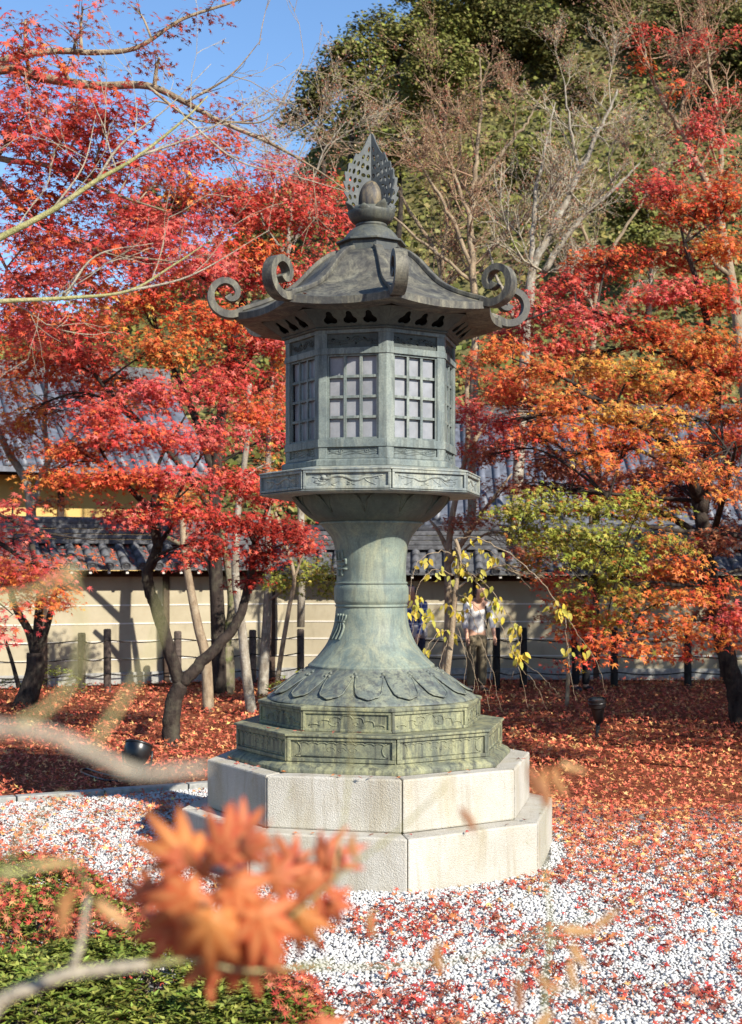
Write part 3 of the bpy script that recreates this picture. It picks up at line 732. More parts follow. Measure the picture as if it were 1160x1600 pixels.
SUNV = np.array(SUN[:])
NEAR = dict(red=('pinkred', 'redorange'), pinkred=('red', 'redorange'), darkred=('red', 'crisp'), redorange=('red', 'orange'), orange=('redorange', 'yellow'), yellow=('orange', 'greenorange'), green=('green', 'greenorange'), greenorange=('green', 'orange'), ever=('everdark', 'olive'), everdark=('ever', 'everdark'))
class Tree:
    def __init__(s, name, label, base, cat='tree', group=None, bark_mat=None, twig_mat=None):
        s.root = empty(name, base); tag(s.root, label, cat, group); s.o = np.array(s.root.location[:]); s.seed = len(bpy.data.objects)
        s.trunk = MB(); s.twig = MB(); s.limbs = []; s.bark = bark_mat or M_BARK_DARK; s.twm = twig_mat or s.bark
        s.P = []; s.Nn = []; s.S = []; s.C = []; s.keepobj = []
    def limb(s, pts, r0, r1, main=True, n=7, wob=.0, sub=6):
        """pts: world points"""
        q = spline([tuple(p) for p in pts], sub); m = len(q); rr = np.linspace(r0, r1, m)
        if wob:
            for i in range(1, m - 1): q[i] = q[i] + rng.normal(0, wob, 3)
        (s.trunk if main else s.twig).tube([p - s.o for p in q], list(rr), n)
        for p, r in zip(q, rr): s.limbs.append((p, r))
        return q
    def pl(s, pts, Y, r0, r1, main=True, n=7, wob=.0):
        """pts: photograph pixels, Y one distance or a pair to run between"""
        Y0, Y1 = Y if hasattr(Y, '__len__') else (Y, Y)
        w = np.linspace(0, 1, len(pts))
        return s.limb([px(p[0], p[1], Y0 + (Y1 - Y0) * t) for p, t in zip(pts, w)], r0, r1, main, n, wob)
    def pads(s, pads, size=.045, cov=1.9, tpl=5, flat=1.0, twigs=True, keep=1.0):
        LP = np.array([p for p, r in s.limbs]); LR = np.array([r for p, r in s.limbs])
        for pd in pads:
            x, y, rx, ry, Y, key = pd[:6]; cv = cov * (pd[6] if len(pd) > 6 else 1)
            c = np.array(px(x, y, Y)[:]); sc = Y / FPX; ax, az = rx * sc, ry * sc; ay = max(ax * .75, .35)
            lpx = size / sc
            n = int(2.3 * cv * math.pi * rx * ry / (lpx * lpx * .75)) + 6
            ncl = max(5, n // 15)
            u = unit(rng.normal(size=(ncl, 3))) * (rng.uniform(0, 1, (ncl, 1)) ** (1 / 2.4)); ctr = c + u * np.array([ax, ay, az * .9])
            ctr[:, 2] += -.10 * az * (u[:, 0] ** 2 + u[:, 1] ** 2) 
            if twigs and len(LP):
                j = int(np.argmin(np.linalg.norm(LP - c, axis=1) + np.maximum(0, LP[:, 2] - c[2] + az) * 1.2)); a = LP[j]
                mid = (a + c) / 2 + np.array([0, 0, .12 * np.linalg.norm(c - a)]) + rng.normal(0, .06, 3) * np.linalg.norm(c - a)
                rad = min(LR[j] * .7, .012 + .008 * np.linalg.norm(c - a))
                br = spline([a, mid, c], 6); s.twig.tube([p - s.o for p in br], list(np.linspace(rad, rad * .4, len(br))), 5)
                for t in ctr[:: max(1, ncl // 12)]:
                    f = rng.uniform(.45, 1); p0 = br[int(f * (len(br) - 1))]
                    m2 = (p0 + t) / 2 + rng.normal(0, .05, 3) * np.linalg.norm(t - p0)
                    s.twig.tube([p - s.o for p in spline([p0, m2, t], 3)], [rad * .35, rad * .3, rad * .25, rad * .2, rad * .18, rad * .15, rad * .12], 3)
            ci = rng.integers(0, ncl, n); rc = max(4.2 * size, .11)
            off = unit(rng.normal(size=(n, 3))) * (rng.uniform(0, 1, (n, 1)) ** .5) * np.array([rc, rc, rc * .45 * flat])
            pos = ctr[ci] + off; pos[:, 2] -= .35 * (off[:, 0] ** 2 + off[:, 1] ** 2) / rc
            out = unit(pos - c) * .35
            nr = np.array([0, 0, .75]) + SUNV * .45 + out + rng.normal(0, .42, (n, 3))
            ckey = tint(key, n)
            if key in NEAR:
                alt = tint(NEAR[key][0], n); alt2 = tint(NEAR[key][1], n); w = (rng.uniform(0, 1, ncl)[ci] * .6 + rng.uniform(0, 1, n) * .4)[:, None]
                ckey = np.where(w > .78, alt, np.where(w < .24, alt2, ckey))
            ckey = ckey * (1 + rng.normal(0, .13, (ncl, 1)))[ci]
            s.P.append(pos); s.Nn.append(nr); s.S.append(size * rng.uniform(.6, 1.25, n)); s.C.append(np.clip(ckey, .004, .9))
        s.tpl = {3: L3, 5: L5, 7: L7}[tpl] if isinstance(tpl, int) else tpl
        return s
    def grow(s, start, d, length, rad, depth, spread=.75, up=.12, nseg=4, kids=(3, 5), tips=None, min_r=.0022, lift=.0):
        d = Vector(d).normalized(); p = Vector(start); pts = [p.copy()]; step = length / nseg
        for i in range(nseg):
            d = (d + Vector(rng.normal(0, .16, 3)) + Vector((0, 0, up * .5))).normalized(); p = p + d * step; pts.append(p.copy())
        r1 = max(rad * .45, min_r)
        s.twig.tube([Vector(q) - Vector(s.o) for q in pts], list(np.linspace(rad, r1, len(pts))), 4 if rad > .012 else 3, True, False)
        if tips is not None and depth <= 1: tips += [np.array(q[:]) for q in pts[1:]]
        if depth <= 0: return
        for k in range(int(rng.integers(kids[0], kids[1] + 1))):
            i = int(rng.integers(1, nseg + 1)) if k else nseg
            dd = (pts[i] - pts[i - 1]).normalized(); q = Vector(unit(rng.normal(size=(1, 3)))[0]); q.z *= .6; q = (q - dd * q.dot(dd)).normalized()
            nd = (dd + q * rng.uniform(.35, 1) * spread).normalized()
            s.grow(pts[i], nd, length * rng.uniform(.5, .8), max(rad * (.6 if k else .75) , min_r), depth - 1, spread, up, nseg, kids, tips, min_r)
    def bits(s, tips, per, size, key, spread=.06):
        if not len(tips): return
        T = np.array(tips); n = int(len(T) * per); i = rng.integers(0, len(T), n)
        s.P.append(T[i] + rng.normal(0, spread, (n, 3))); s.Nn.append(rng.normal(size=(n, 3)) + SUNV * .4); s.S.append(size * rng.uniform(.6, 1.3, n)); s.C.append(tint(key, n))
    def finish(s, tpl=None, single=0, mat=None, crown='crown', curl=(.4, 2.2), leafname='leaf'):
        if s.twm is s.bark and len(s.twig.v) < 4000 and s.trunk.v:
            s.trunk.add(s.twig.v, s.twig.f, True); s.twig = MB()
        if s.trunk.v: s.trunk.build('trunk', s.bark, s.root)
        if s.twig.v: s.twig.build('branches', s.twm, s.root)
        if not s.P: return s
        P = np.concatenate(s.P); Nn = np.concatenate(s.Nn); S = np.concatenate(s.S); C = np.concatenate(s.C)
        tpl = tpl or getattr(s, 'tpl', L5); spin = rng.uniform(0, 6.283, len(P)); cu = rng.uniform(curl[0], curl[1], len(P))
        ok = np.ones(len(P), bool)
        if single:
            X = P[:, 0] / P[:, 1] * FPX + 580; Yp = HOR - (P[:, 2] - CAMH) / P[:, 1] * FPX
            vis = (X > 4) & (X < 1156) & (Yp > 4) & (Yp < 1596)
            score = np.where(vis, S / P[:, 1], 0) - .12 * (S / P[:, 1]) * rng.uniform(0, 1, len(P))
            pick = np.argsort(-score)[:single]; pick = pick[score[pick] > 0]; ok[pick] = False
            d, sd, nn = leaf_frames(Nn[pick], spin[pick]); cache = {}
            for q, i in enumerate(pick):
                kk = int(rng.integers(0, 14))
                if kk not in cache:
                    V, F = tpl; vv = V.copy(); vv[:, 2] *= cu[i]
                    oo = np_mesh(leafname, vv, F, mat or M_LEAF, None, np.repeat(C[i][None], len(V), 0)); cache[kk] = oo.data; COL.objects.unlink(oo); bpy.data.objects.remove(oo)
                o = link_mesh(leafname, cache[kk], s.root); k = S[i]; t = P[i] - s.o
                o.matrix_basis = Matrix(((d[q, 0] * k, sd[q, 0] * k, nn[q, 0] * k, t[0]), (d[q, 1] * k, sd[q, 1] * k, nn[q, 1] * k, t[1]), (d[q, 2] * k, sd[q, 2] * k, nn[q, 2] * k, t[2]), (0, 0, 0, 1)))
        v, f, nv = leaf_geo(tpl, P[ok] - s.o, Nn[ok], spin[ok], S[ok], cu[ok])
        o = np_mesh(crown, v, f, mat or M_LEAF, s.root, np.repeat(C[ok], nv, 0)); o['kind'] = 'stuff'
        return s
def gp(x, Y, dz=0): return Vector(((x - 580) / FPX * Y, Y, dz))

# ------------------------------------------------------------------ plaster wall with tiled roof, left run and right run
def plaster(name, c1, c2, c3):
    m, nt, b = node_mat(name, .9, .15)
    v = geo_pos(nt); n = noise(nt, v, 1.7, 8, .65); n2 = noise(nt, geo_pos(nt, (1, 1, .25)), 5, 7, .65); n3 = noise(nt, v, 70, 3, .7)
    c = mix(nt, ramp(nt, n, [(.3, 0), (.7, 1)]), c1, c2); c = mix(nt, ramp(nt, n2, [(.55, 0), (.8, .55)]), c, c3)
    nt.links.new(c, b.inputs['Base Color']); bump(nt, b, n3, .3, .005); return m
M_PLASTER = plaster('wall_plaster', (.30, .26, .175), (.39, .345, .245), (.16, .14, .095))
M_OCHRE = plaster('ochre_plaster', (.50, .33, .11), (.56, .39, .15), (.38, .25, .10))
M_WHITE = simple('white_plaster_line', (.58, .55, .48), .85, .2, .12)
M_TIMBER = simple('dark_timber', (.055, .036, .026), .85, .2, .4, 20, bmp=.4)
M_TILE = simple('grey_roof_tile', (.075, .077, .082), .6, .35, .7, 9, bmp=.4)
M_TILE_BLUE = simple('blue_grey_roof_tile', (.105, .115, .14), .5, .45, .5, 5, bmp=.3)
M_ROPE = simple('dark_rope', (.035, .03, .026), .9, .1)
M_POST = simple('fence_post', (.075, .058, .048), .85, .2, .5, 20, bmp=.4)

def frame_along(a, b):
    a = Vector(a); b = Vector(b); d = (b - a); L = Vector((d.x, d.y, 0)).length; u = Vector((d.x, d.y, 0)).normalized(); n = Vector((u.y, -u.x, 0))
    return L, Matrix(((u.x, n.x, 0, 0), (u.y, n.y, 0, 0), (0, 0, 1, 0), (0, 0, 0, 1)))   # x along, y out towards the viewer, z up

def tile_mesh(r, l, mat, cap=False):
    mb = MB(); n = 8; vs = []
    for y, k in ((0, 1.0), (l * .96, .96)):
        for i in range(n + 1):
            a = math.pi * i / n; vs.append((r * k * math.cos(a), y, r * k * math.sin(a)))
    fs = [(i, i + 1, n + 2 + i, n + 1 + i) for i in range(n)] + [tuple(range(n, -1, -1)), tuple(n + 1 + i for i in range(n + 1))]
    mb.add(vs, fs, True); return mb.mesh('roll_tile', mat)
def disc_mesh(r, mat):
    mb = MB(); M = Matrix.Rotation(R(-90), 4, 'X')
    mb.lathe([(.001, .010), (r * .45, .012), (r * .55, .004), (r * .72, .004), (r * .8, .014), (r, .014), (r, -.02)], 14, False, M); return mb.mesh('tile_end', mat)

def garden_wall(name, label, a, b, eave, xs_posts, ridge=True, run=.62, rise=.40):
    L, M = frame_along(a, b); w = empty(name, a); tag(w, label, 'wall')
    MB().box((L / 2, -.18, (eave + .1) / 2), (L / 2, .18, (eave + .1) / 2), M).build('wall_body', M_PLASTER, w)
    MB().box((L / 2, .012, .10), (L / 2, .03, .10), M).build('foot_course', M_KERB, w, .005)
    for z in (.42, .72, 1.02, 1.33):
        if z < eave - .1: MB().box((L / 2, .003, z), (L / 2, .0085, .011), M).build('white_line', M_WHITE, w)
    for x in xs_posts: MB().box((x, .01, eave / 2 + .05), (.055, .035, eave / 2 + .05), M).build('post', M_TIMBER, w, .004)
    over = .46
    MB().box((L / 2, over / 2 - .05, eave + .135), (L / 2, over / 2 + .02, .012), M).build('eave_board', M_TIMBER, w)
    MB().box((L / 2, .03, eave + .06), (L / 2, .03, .05), M).build('beam', M_TIMBER, w)
    nr = int(L / .30)
    rm = MB().box((0, over / 2, 0), (.024, over / 2, .03), M).mesh('rafter', M_TIMBER); em = MB().box((0, over + .003, 0), (.021, .0035, .026), M).mesh('rafter_end', M_WHITE)
    for i in range(nr):
        o = link_mesh('rafter', rm, w); o.location = M @ Vector(((i + .5) * L / nr, 0, eave + .088))
        e = link_mesh('rafter_end', em, o)
    # roof slope
    ez = eave + .17; sl = math.atan2(rise, run + over - .1); top = Vector((0, -.12, ez + rise))
    mb = MB(); e0 = M @ Vector((0, over + .05, ez)); e1 = M @ Vector((L, over + .05, ez)); t0 = M @ Vector((0, -.12 - .05, ez + rise)); t1 = M @ Vector((L, -.12 - .05, ez + rise))
    dn = Vector((0, 0, -.05))
    mb.add([e0, e1, t1, t0, e0 + dn, e1 + dn, t1 + dn, t0 + dn], [(0, 1, 2, 3), (7, 6, 5, 4), (0, 4, 5, 1), (1, 5, 6, 2), (3, 7, 4, 0)])
    bk = M @ Vector((0, -.36 - over, ez)); bk1 = M @ Vector((L, -.36 - over, ez)); mb.add([t0, t1, bk1, bk], [(0, 1, 2, 3)])
    mb.build('roof_bed', M_TILE, w)
    n = int(L / .27); slope_len = math.hypot(over + .05 + .17, rise); seg = slope_len / 3
    tm = tile_mesh(.075, seg, M_TILE); dm = disc_mesh(.078, M_TILE)
    Rs = M.to_3x3().to_4x4() @ Matrix.Rotation(math.pi, 4, 'Z') @ Matrix.Rotation(math.atan2(rise, over + .22), 4, 'X')
    for i in range(n):
        x = (i + .5) * L / n + random.uniform(-.006, .006)
        for j in range(3):
            o = link_mesh('roll_tile', tm, w)
            f = j / 3; loc = M @ Vector((x, over + .06 - f * (over + .22), ez + f * rise + .005)); o.matrix_basis = Matrix.Translation(loc) @ Rs
            if j == 0:
                d = link_mesh('tile_end', dm, o); d.matrix_basis = Matrix.Translation((0, -.002, .015)) @ Matrix.Rotation(math.pi, 4, 'Z')
    if ridge:
        for j in range(4):
            MB().box((L / 2, -.17, ez + rise + .03 + j * .085), (L / 2, .15 - .018 * j, .0385), M).build('ridge_course', M_TILE, w, .008)
        o = MB().tube([M @ Vector((0, -.17, ez + rise + .36)), M @ Vector((L, -.17, ez + rise + .36))], .085, 10).build('ridge_tile', M_TILE, w)
    return w, L, M
WA, WB, WC = (-10.5, 19.9, 0), (-1.55, 23.69, 0), (10.0, 23.3, 0)
garden_wall('garden_wall', 'sunlit cream plaster wall with white lines and dark tiled roof behind the maples', WA, WB, 1.80, (3.35, 5.55, 7.6, 9.5))
garden_wall('garden_wall', 'shaded plaster wall with grey tiled roof behind the weeping cherry', WB, WC, 1.72, (1.2, 3.4, 5.5, 7.7, 9.9))

# buildings whose roofs and walls show between the leaves
def building(name, label, a, b, wall_h, mat, rise, depth, over=1.0, step=.34):
    L, M = frame_along(a, b); w = empty(name, a); tag(w, label, 'building')
    MB().box((L / 2, -depth / 2, wall_h / 2), (L / 2, depth / 2, wall_h / 2), M).build('wall', mat, w)
    MB().box((L / 2, .02, wall_h - .12), (L / 2, .05, .10), M).build('beam', M_TIMBER, w)
    for i in range(int(L / 1.9) + 1): MB().box((.06 + i * (L - .12) / int(L / 1.9), .012, wall_h / 2 - .12), (.07, .03, wall_h / 2 - .12), M).build('post', M_TIMBER, w)
    mb = MB(); sz = Vector((0, 0, -.12))
    ez = wall_h - .1
    P4 = [M @ Vector(q) for q in ((-over, over, ez), (L + over, over, ez), (L + over, -depth / 2, ez + rise), (-over, -depth / 2, ez + rise), (-over, -depth - over, ez), (L + over, -depth - over, ez))]
    mb.add(P4[:4] + [p + sz for p in P4[:4]], [(0, 1, 2, 3), (7, 6, 5, 4), (0, 4, 5, 1), (1, 5, 6, 2), (3, 7, 4, 0)]); mb.add([P4[3], P4[2], P4[5], P4[4]], [(0, 1, 2, 3)])
    rf = mb.build('roof', M_TILE_BLUE, w)
    sl = math.hypot(over + depth / 2, rise); tm = tile_mesh(.085, sl, M_TILE_BLUE); n = int((L + 2 * over) / step)
    Rs = M.to_3x3().to_4x4() @ Matrix.Rotation(math.pi, 4, 'Z') @ Matrix.Rotation(math.atan2(rise, over + depth / 2), 4, 'X')
    for i in range(n):
        o = link_mesh('roll_tile_row', tm, rf); o.matrix_basis = Matrix.Translation(M @ Vector((-over + (i + .5) * step, over + .02, ez + .004))) @ Rs
    for j in range(3): MB().box((L / 2, -depth / 2, ez + rise + .06 + j * .13), (L / 2 + over, .2 - .03 * j, .06), M).build('ridge_course', M_TILE, rf)
    return w
building('temple_hall', 'ochre walled hall with tiled roof behind the left garden wall', (-14.5, 25.2, 0), (-4.6, 29.4, 0), 4.15, M_OCHRE, 2.4, 6.5)
building('temple_hall', 'hall with wide blue grey tiled roof behind the right garden wall', (1.6, 29.5, 0), (13.0, 29.0, 0), 3.1, M_PLASTER, 2.6, 7.0)

# rope fences in front of the walls
def fence(name, label, spots, h, mat):
    w = empty(name, (spots[0][0], spots[0][1], 0)); tag(w, label, 'fence'); o = Vector(w.location)
    for x, y, k in spots:
        MB().lathe([(.062, -.05), (.062, h * k - .02), (.05, h * k), (.001, h * k)], 12, True, Matrix.Translation(Vector((x, y, 0)) - o)).build('post', mat, w)
    for z in (.26, .52, .80):
        pts = []
        for (x0, y0, _), (x1, y1, _) in zip(spots, spots[1:]):
            for t in np.linspace(0, 1, 9): pts.append(Vector((x0 + (x1 - x0) * t, y0 + (y1 - y0) * t - .062, z - .05 * math.sin(math.pi * t))) - o)
        MB().tube(pts, .011, 5).build('rope', M_ROPE, w)
def on_line(xp, off=1.0):
    # where a sight line through column xp meets the fence line in front of the left wall
    t = (xp - 580) / FPX; a = Vector(WA); b = Vector(WB); d = (b - a).normalized(); n = Vector((d.y, -d.x, 0)); a = a + n * off
    s = (a.x - t * a.y) / (t * d.y - d.x); p = a + d * s; return (p.x, p.y)
fence('rope_fence', 'low dark rope fence in front of the sunlit wall on the left', [(*on_line(x, .95), k) for x, k in ((-160, 1), (-30, 1), (128, 1), (168, 1.06), (278, 1.0), (395, 1), (470, 1))], .92, M_POST)
fence('rope_fence', 'black post and rope fence in front of the shaded wall on the right', [((x - 580) / FPX * 21.9, 21.9, 1) for x in (640, 776, 818, 960, 1075, 1230)], .98, simple('black_post', (.012, .011, .010), .7, .3, .3))
# ------------------------------------------------------------------ hillside and evergreens
def undergrowth():
    n = 50000; Y = rng.uniform(31.5, 64, n); X = rng.uniform(-.36, .36, n) * Y
    Z = np.array([hill_z(x, y) for x, y in zip(X, Y)])
    h = np.array([max(0, mnoise.noise(Vector((x * .35, y * .35, 3)))) for x, y in zip(X, Y)])
    P = np.stack([X, Y, Z + rng.uniform(0, 1, n) ** .7 * (.4 + 2.6 * h)], 1)
    C = tint('olive', n); g = h > .04; C[g] = tint('ever', int(g.sum()))
    v, f, nv = leaf_geo(BIT, P, rng.normal(size=(n, 3)) * .6 + np.array([0, -.35, .7]), rng.uniform(0, 6.28, n), rng.uniform(.11, .25, n), rng.uniform(.5, 2, n))
    tag(np_mesh('hillside_undergrowth', v, f, M_EVERGREEN, None, np.repeat(C, nv, 0)), 'olive green undergrowth covering the steep hillside', 'undergrowth', kind='stuff')
undergrowth()
EV = [(545, 105, 62, 58, 56, 'ever', 'rounded evergreen tree at the left end of the hilltop against the sky'),
      (618, 62, 66, 60, 58, 'ever', 'second evergreen tree from the left on the hilltop'),
      (690, 120, 70, 62, 54, 'ever', 'evergreen tree on the slope straight above the roof finial'),
      (700, 25, 76, 60, 60, 'ever', 'evergreen tree at the top edge above the bare maple'),
      (780, 70, 74, 80, 60, 'everdark', 'dark evergreen tree right of the bare maple top'),
      (862, 95, 66, 74, 57, 'everdark', 'shaded evergreen tree with bare lower stem on the slope'),
      (880, 15, 90, 60, 62, 'everdark', 'dark evergreen tree cut by the top edge right of centre'),
      (985, 45, 90, 70, 60, 'everdark', 'dark evergreen tree behind the red leaved upper branches'),
      (1085, 40, 80, 64, 58, 'everdark', 'evergreen tree near the top right corner'),
      (1160, 110, 70, 90, 55, 'everdark', 'evergreen tree cut by the right edge on the slope'),
      (500, 170, 52, 44, 52, 'everdark', 'low dark evergreen on the slope left of the finial'),
      (1010, 330, 60, 52, 44, 'ever', 'green bushy tree on the slope behind the pale leaning maple'),
      (800, 260, 60, 44, 50, 'ever', 'small evergreen tree halfway up the slope behind bare twigs'),
      (620, 240, 60, 46, 48, 'ever', 'small evergreen tree on the slope beside the flame finial'),
      (400, 330, 66, 40, 50, 'olive', 'olive tree low on the slope behind the left red maples'),
      (250, 330, 66, 40, 55, 'everdark', 'dark tree low on the slope at the left behind the maples')]
for x, y, rx, ry, Y, key, lab in EV:
    rx, ry = rx * 1.25, ry * 1.25
    c = px(x, y, Y); zb = hill_z(c.x, Y); sc = Y / FPX
    zb = min(zb, c.z - ry * sc * .5)
    t = Tree('evergreen_tree', lab, (c.x, Y, zb), 'tree', 'evergreens on the hillside', M_BARK_DARK)
    t.limb([(c.x, Y, zb - .3), (c.x + .15, Y, (zb + c.z) / 2), (c.x, Y, c.z + ry * sc * .3)], .13, .04)
    pads = []
    for k in range(16):
        a = rng.uniform(0, 6.28); q = rng.uniform(.1, .8)
        pads.append((x + rx * q * math.cos(a), y + ry * q * math.sin(a), rx * rng.uniform(.28, .46), ry * rng.uniform(.2, .34), Y + rng.uniform(-1, 1) * rx * sc * .8, key))
    t.pads(pads, .135, 1.7, 3, 1.5); t.finish(BIT, 0, M_EVERGREEN)

# ------------------------------------------------------------------ bare maples with seeds, behind the walls
def bare(label, base_x, Y, limbs, spawn, twm, key='seed', depth=3, per=1.0, bsize=.026, length=.85, bark_mat=None, redpads=(), kids=(3, 5)):
    t = Tree('bare_maple', label, gp(base_x, Y), 'tree', None, bark_mat or M_BARK_TAN, twm); tips = []
    for pts, r0, r1 in limbs: t.pl(pts, Y, r0, r1, True, 7, .015)
    L_ = list(t.limbs)
    for i in range(spawn):
        p, r = L_[int(rng.uniform(.12, 1) * (len(L_) - 1))]
        if CAMH + (HOR - 640) / FPX * Y > p[2] and rng.uniform() < .8: continue
        d = np.array([rng.normal(0, .8), rng.normal(0, .6), rng.uniform(.25, 1.1)])
        t.grow(p, d, length * rng.uniform(.6, 1.2), min(r * .55, .022), depth, .8, .10, 3, kids, tips)
    t.bits(tips, per, bsize, key)
    if redpads: t.pads(redpads, .055, 1.2, 5)
    t.finish(BIT if not redpads else L3); return t
bare('bare brown maple with upright twigs rising right behind the lantern roof', 735, 26,
     [([(735, 980), (738, 700), (742, 470), (735, 380), (740, 290), (748, 220), (752, 150), (750, 90)], .10, .012), ([(738, 420), (700, 330), (660, 260), (630, 200)], .05, .010), ([(742, 380), (720, 300), (695, 230), (675, 170)], .05, .010), ([(742, 300), (790, 230), (825, 190), (845, 150)], .045, .010), ([(738, 440), (640, 360), (600, 330)], .04, .008)],
     22, M_TWIG_RED, per=1.3)
bare('bare maple with two pale grey forked stems leaning right', 835, 25,
     [([(800, 980), (815, 640), (830, 440), (862, 360), (905, 270), (940, 195), (965, 140)], .12, .018), ([(830, 440), (835, 330), (850, 240), (868, 160)], .06, .012), ([(850, 425), (900, 350), (960, 295), (1000, 255)], .07, .015), ([(905, 270), (890, 190), (880, 120)], .035, .010), ([(815, 520), (780, 440), (760, 380)], .05, .012)],
     22, M_TWIG_GREY, bark_mat=M_BARK_PALE, per=1.2)
bare('nearly bare maple with tufts of red leaves at the upper right', 1130, 20,
     [([(1180, 1000), (1165, 640), (1140, 420), (1110, 300), (1060, 200), (1020, 120), (1000, 40)], .10, .012), ([(1120, 320), (1130, 220), (1110, 120), (1100, 40)], .05, .010), ([(1060, 210), (1080, 120), (1130, 70)], .03, .008), ([(1140, 430), (1040, 330), (980, 280)], .04, .008)],
     18, M_TWIG_RED, per=1.6, redpads=((1010, 50, 30, 26, 19, 'red', .8), (1085, 70, 36, 22, 19.5, 'red', .7), (1090, 185, 40, 32, 19, 'pinkred'), (1120, 215, 30, 22, 19, 'pinkred', .8), (1010, 280, 34, 20, 19.5, 'red'), (1030, 300, 30, 24, 19, 'pinkred'), (1140, 60, 20, 20, 19.5, 'red', .7), (1000, 95, 24, 20, 19.5, 'redorange', .7), (1060, 130, 30, 20, 19.5, 'redorange', .6), (1140, 150, 30, 24, 19.5, 'red', .6), (1075, 240, 36, 22, 19, 'pinkred', .7), (1140, 260, 34, 22, 19, 'redorange', .7)))
bare('bare pale maple standing behind the left roof scroll', 455, 23,
     [([(470, 980), (468, 640), (452, 440), (452, 370), (460, 290), (478, 215)], .07, .010), ([(452, 400), (480, 330), (500, 250), (540, 190)], .035, .008), ([(455, 420), (410, 340), (390, 270)], .035, .008)],
     17, M_TWIG_GREY, bark_mat=M_BARK_PALE, per=1.2)
bare('thin bare maple between the finial and the right scroll', 660, 27,
     [([(655, 980), (665, 600), (690, 430), (640, 330), (600, 250), (570, 180)], .07, .010), ([(690, 430), (700, 330), (720, 240), (715, 150)], .04, .008), ([(680, 460), (790, 370), (850, 300)], .04, .008)],
     12, M_TWIG_RED, per=1.2)
bare('bare maple with pinkish seeds low on the right slope', 930, 27,
     [([(925, 980), (925, 600), (930, 420), (900, 330), (890, 240)], .08, .010), ([(930, 430), (980, 350), (1040, 260)], .05, .010), ([(930, 480), (860, 400), (820, 330)], .05, .010)],
     12, M_TWIG_GREY, per=1.2)

# ------------------------------------------------------------------ red maples on the left
t = Tree('red_maple', 'red maple filling the middle distance left of the lantern roof', gp(330, 20.5), 'tree', None, M_BARK_DARK)
t.pl([(345, 1082), (340, 960), (335, 800), (345, 660), (360, 560), (380, 470)], 20.5, .13, .05); t.pl([(340, 760), (300, 640), (250, 530), (230, 440)], 20.5, .07, .02); t.pl([(360, 600), (420, 510), (450, 420)], 20.5, .05, .015)
t.pl([(335, 800), (260, 700), (160, 600), (100, 500)], (20.5, 19), .06, .015)
t.pads([(250, 350, 80, 40, 20, 'pinkred'), (340, 310, 70, 45, 20.5, 'red'), (345, 230, 44, 36, 21, 'redorange', .8), (430, 270, 60, 45, 21, 'pinkred', .8), (475, 330, 60, 45, 20, 'red'), (300, 420, 95, 45, 19.5, 'pinkred'), (400, 390, 70, 40, 20, 'redorange', .8), (455, 430, 56, 34, 20, 'red', .8), (505, 300, 40, 36, 21, 'red', .8), (500, 400, 36, 30, 21, 'pinkred', .7),
        (215, 460, 85, 42, 19.5, 'redorange'), (110, 500, 90, 42, 19, 'red'), (330, 500, 80, 38, 19.5, 'redorange'), (415, 520, 50, 40, 20, 'pinkred'), (250, 545, 80, 36, 19, 'orange', .8), (60, 560, 70, 40, 20, 'redorange'), (370, 570, 60, 36, 20, 'red'), (425, 600, 30, 50, 20.5, 'pinkred', .8), (290, 290, 40, 30, 20, 'orange', .7), (425, 680, 30, 40, 20.5, 'pinkred', .8), (40, 640, 44, 40, 21, 'orange', .6), (140, 560, 60, 30, 19.5, 'red'), (190, 590, 60, 30, 20.5, 'redorange'), (40, 490, 60, 36, 20, 'red'), (390, 440, 50, 30, 20.5, 'pinkred'), (260, 260, 50, 36, 20.5, 'pinkred', .8), (200, 390, 60, 30, 20, 'redorange'), (100, 430, 70, 34, 20, 'pinkred'), (190, 320, 60, 34, 20, 'red', .9), (150, 380, 60, 34, 20, 'red', .9), (300, 230, 40, 30, 20.5, 'red', .7), (390, 330, 60, 34, 20.5, 'red', .9), (530, 350, 24, 40, 21, 'red', .6), (60, 380, 60, 34, 20, 'redorange', .9), (30, 440, 50, 34, 20, 'red', .9)], .068, 2.1, 5)
t.finish(L3)
# dark forked tree left of the lantern
t = Tree('red_maple', 'dark forked red maple standing on the leaf bed left of the lantern', gp(270, 14.8), 'tree', None, M_BARK_DARK)
t.pl([(270, 1170), (267, 1140), (270, 1110), (273, 1090), (284, 1068)], 14.8, .105, .085, n=12, wob=.003); t.pl([(270, 1176), (268, 1158)], 14.8, .14, .10, n=10)
t.pl([(282, 1072), (262, 1005), (245, 950), (233, 920), (232, 895), (246, 855), (241, 815), (234, 795)], (14.8, 14.5), .074, .05, n=10, wob=.005)
t.pl([(284, 1068), (315, 1035), (345, 1005), (372, 970), (385, 930), (395, 880), (400, 835)], (14.8, 15.2), .072, .035, n=10, wob=.005)
t.pl([(234, 795), (205, 765), (180, 740), (150, 690)], (14.5, 14), .042, .012); t.pl([(236, 800), (245, 760), (250, 720), (290, 650)], (14.5, 14.6), .038, .010); t.pl([(246, 855), (268, 820), (280, 770), (330, 690)], (14.5, 15), .03, .010)
t.pl([(400, 840), (420, 790), (430, 740)], (15.2, 15.5), .03, .010); t.pl([(180, 740), (120, 700), (90, 660)], (14, 14), .02, .006)
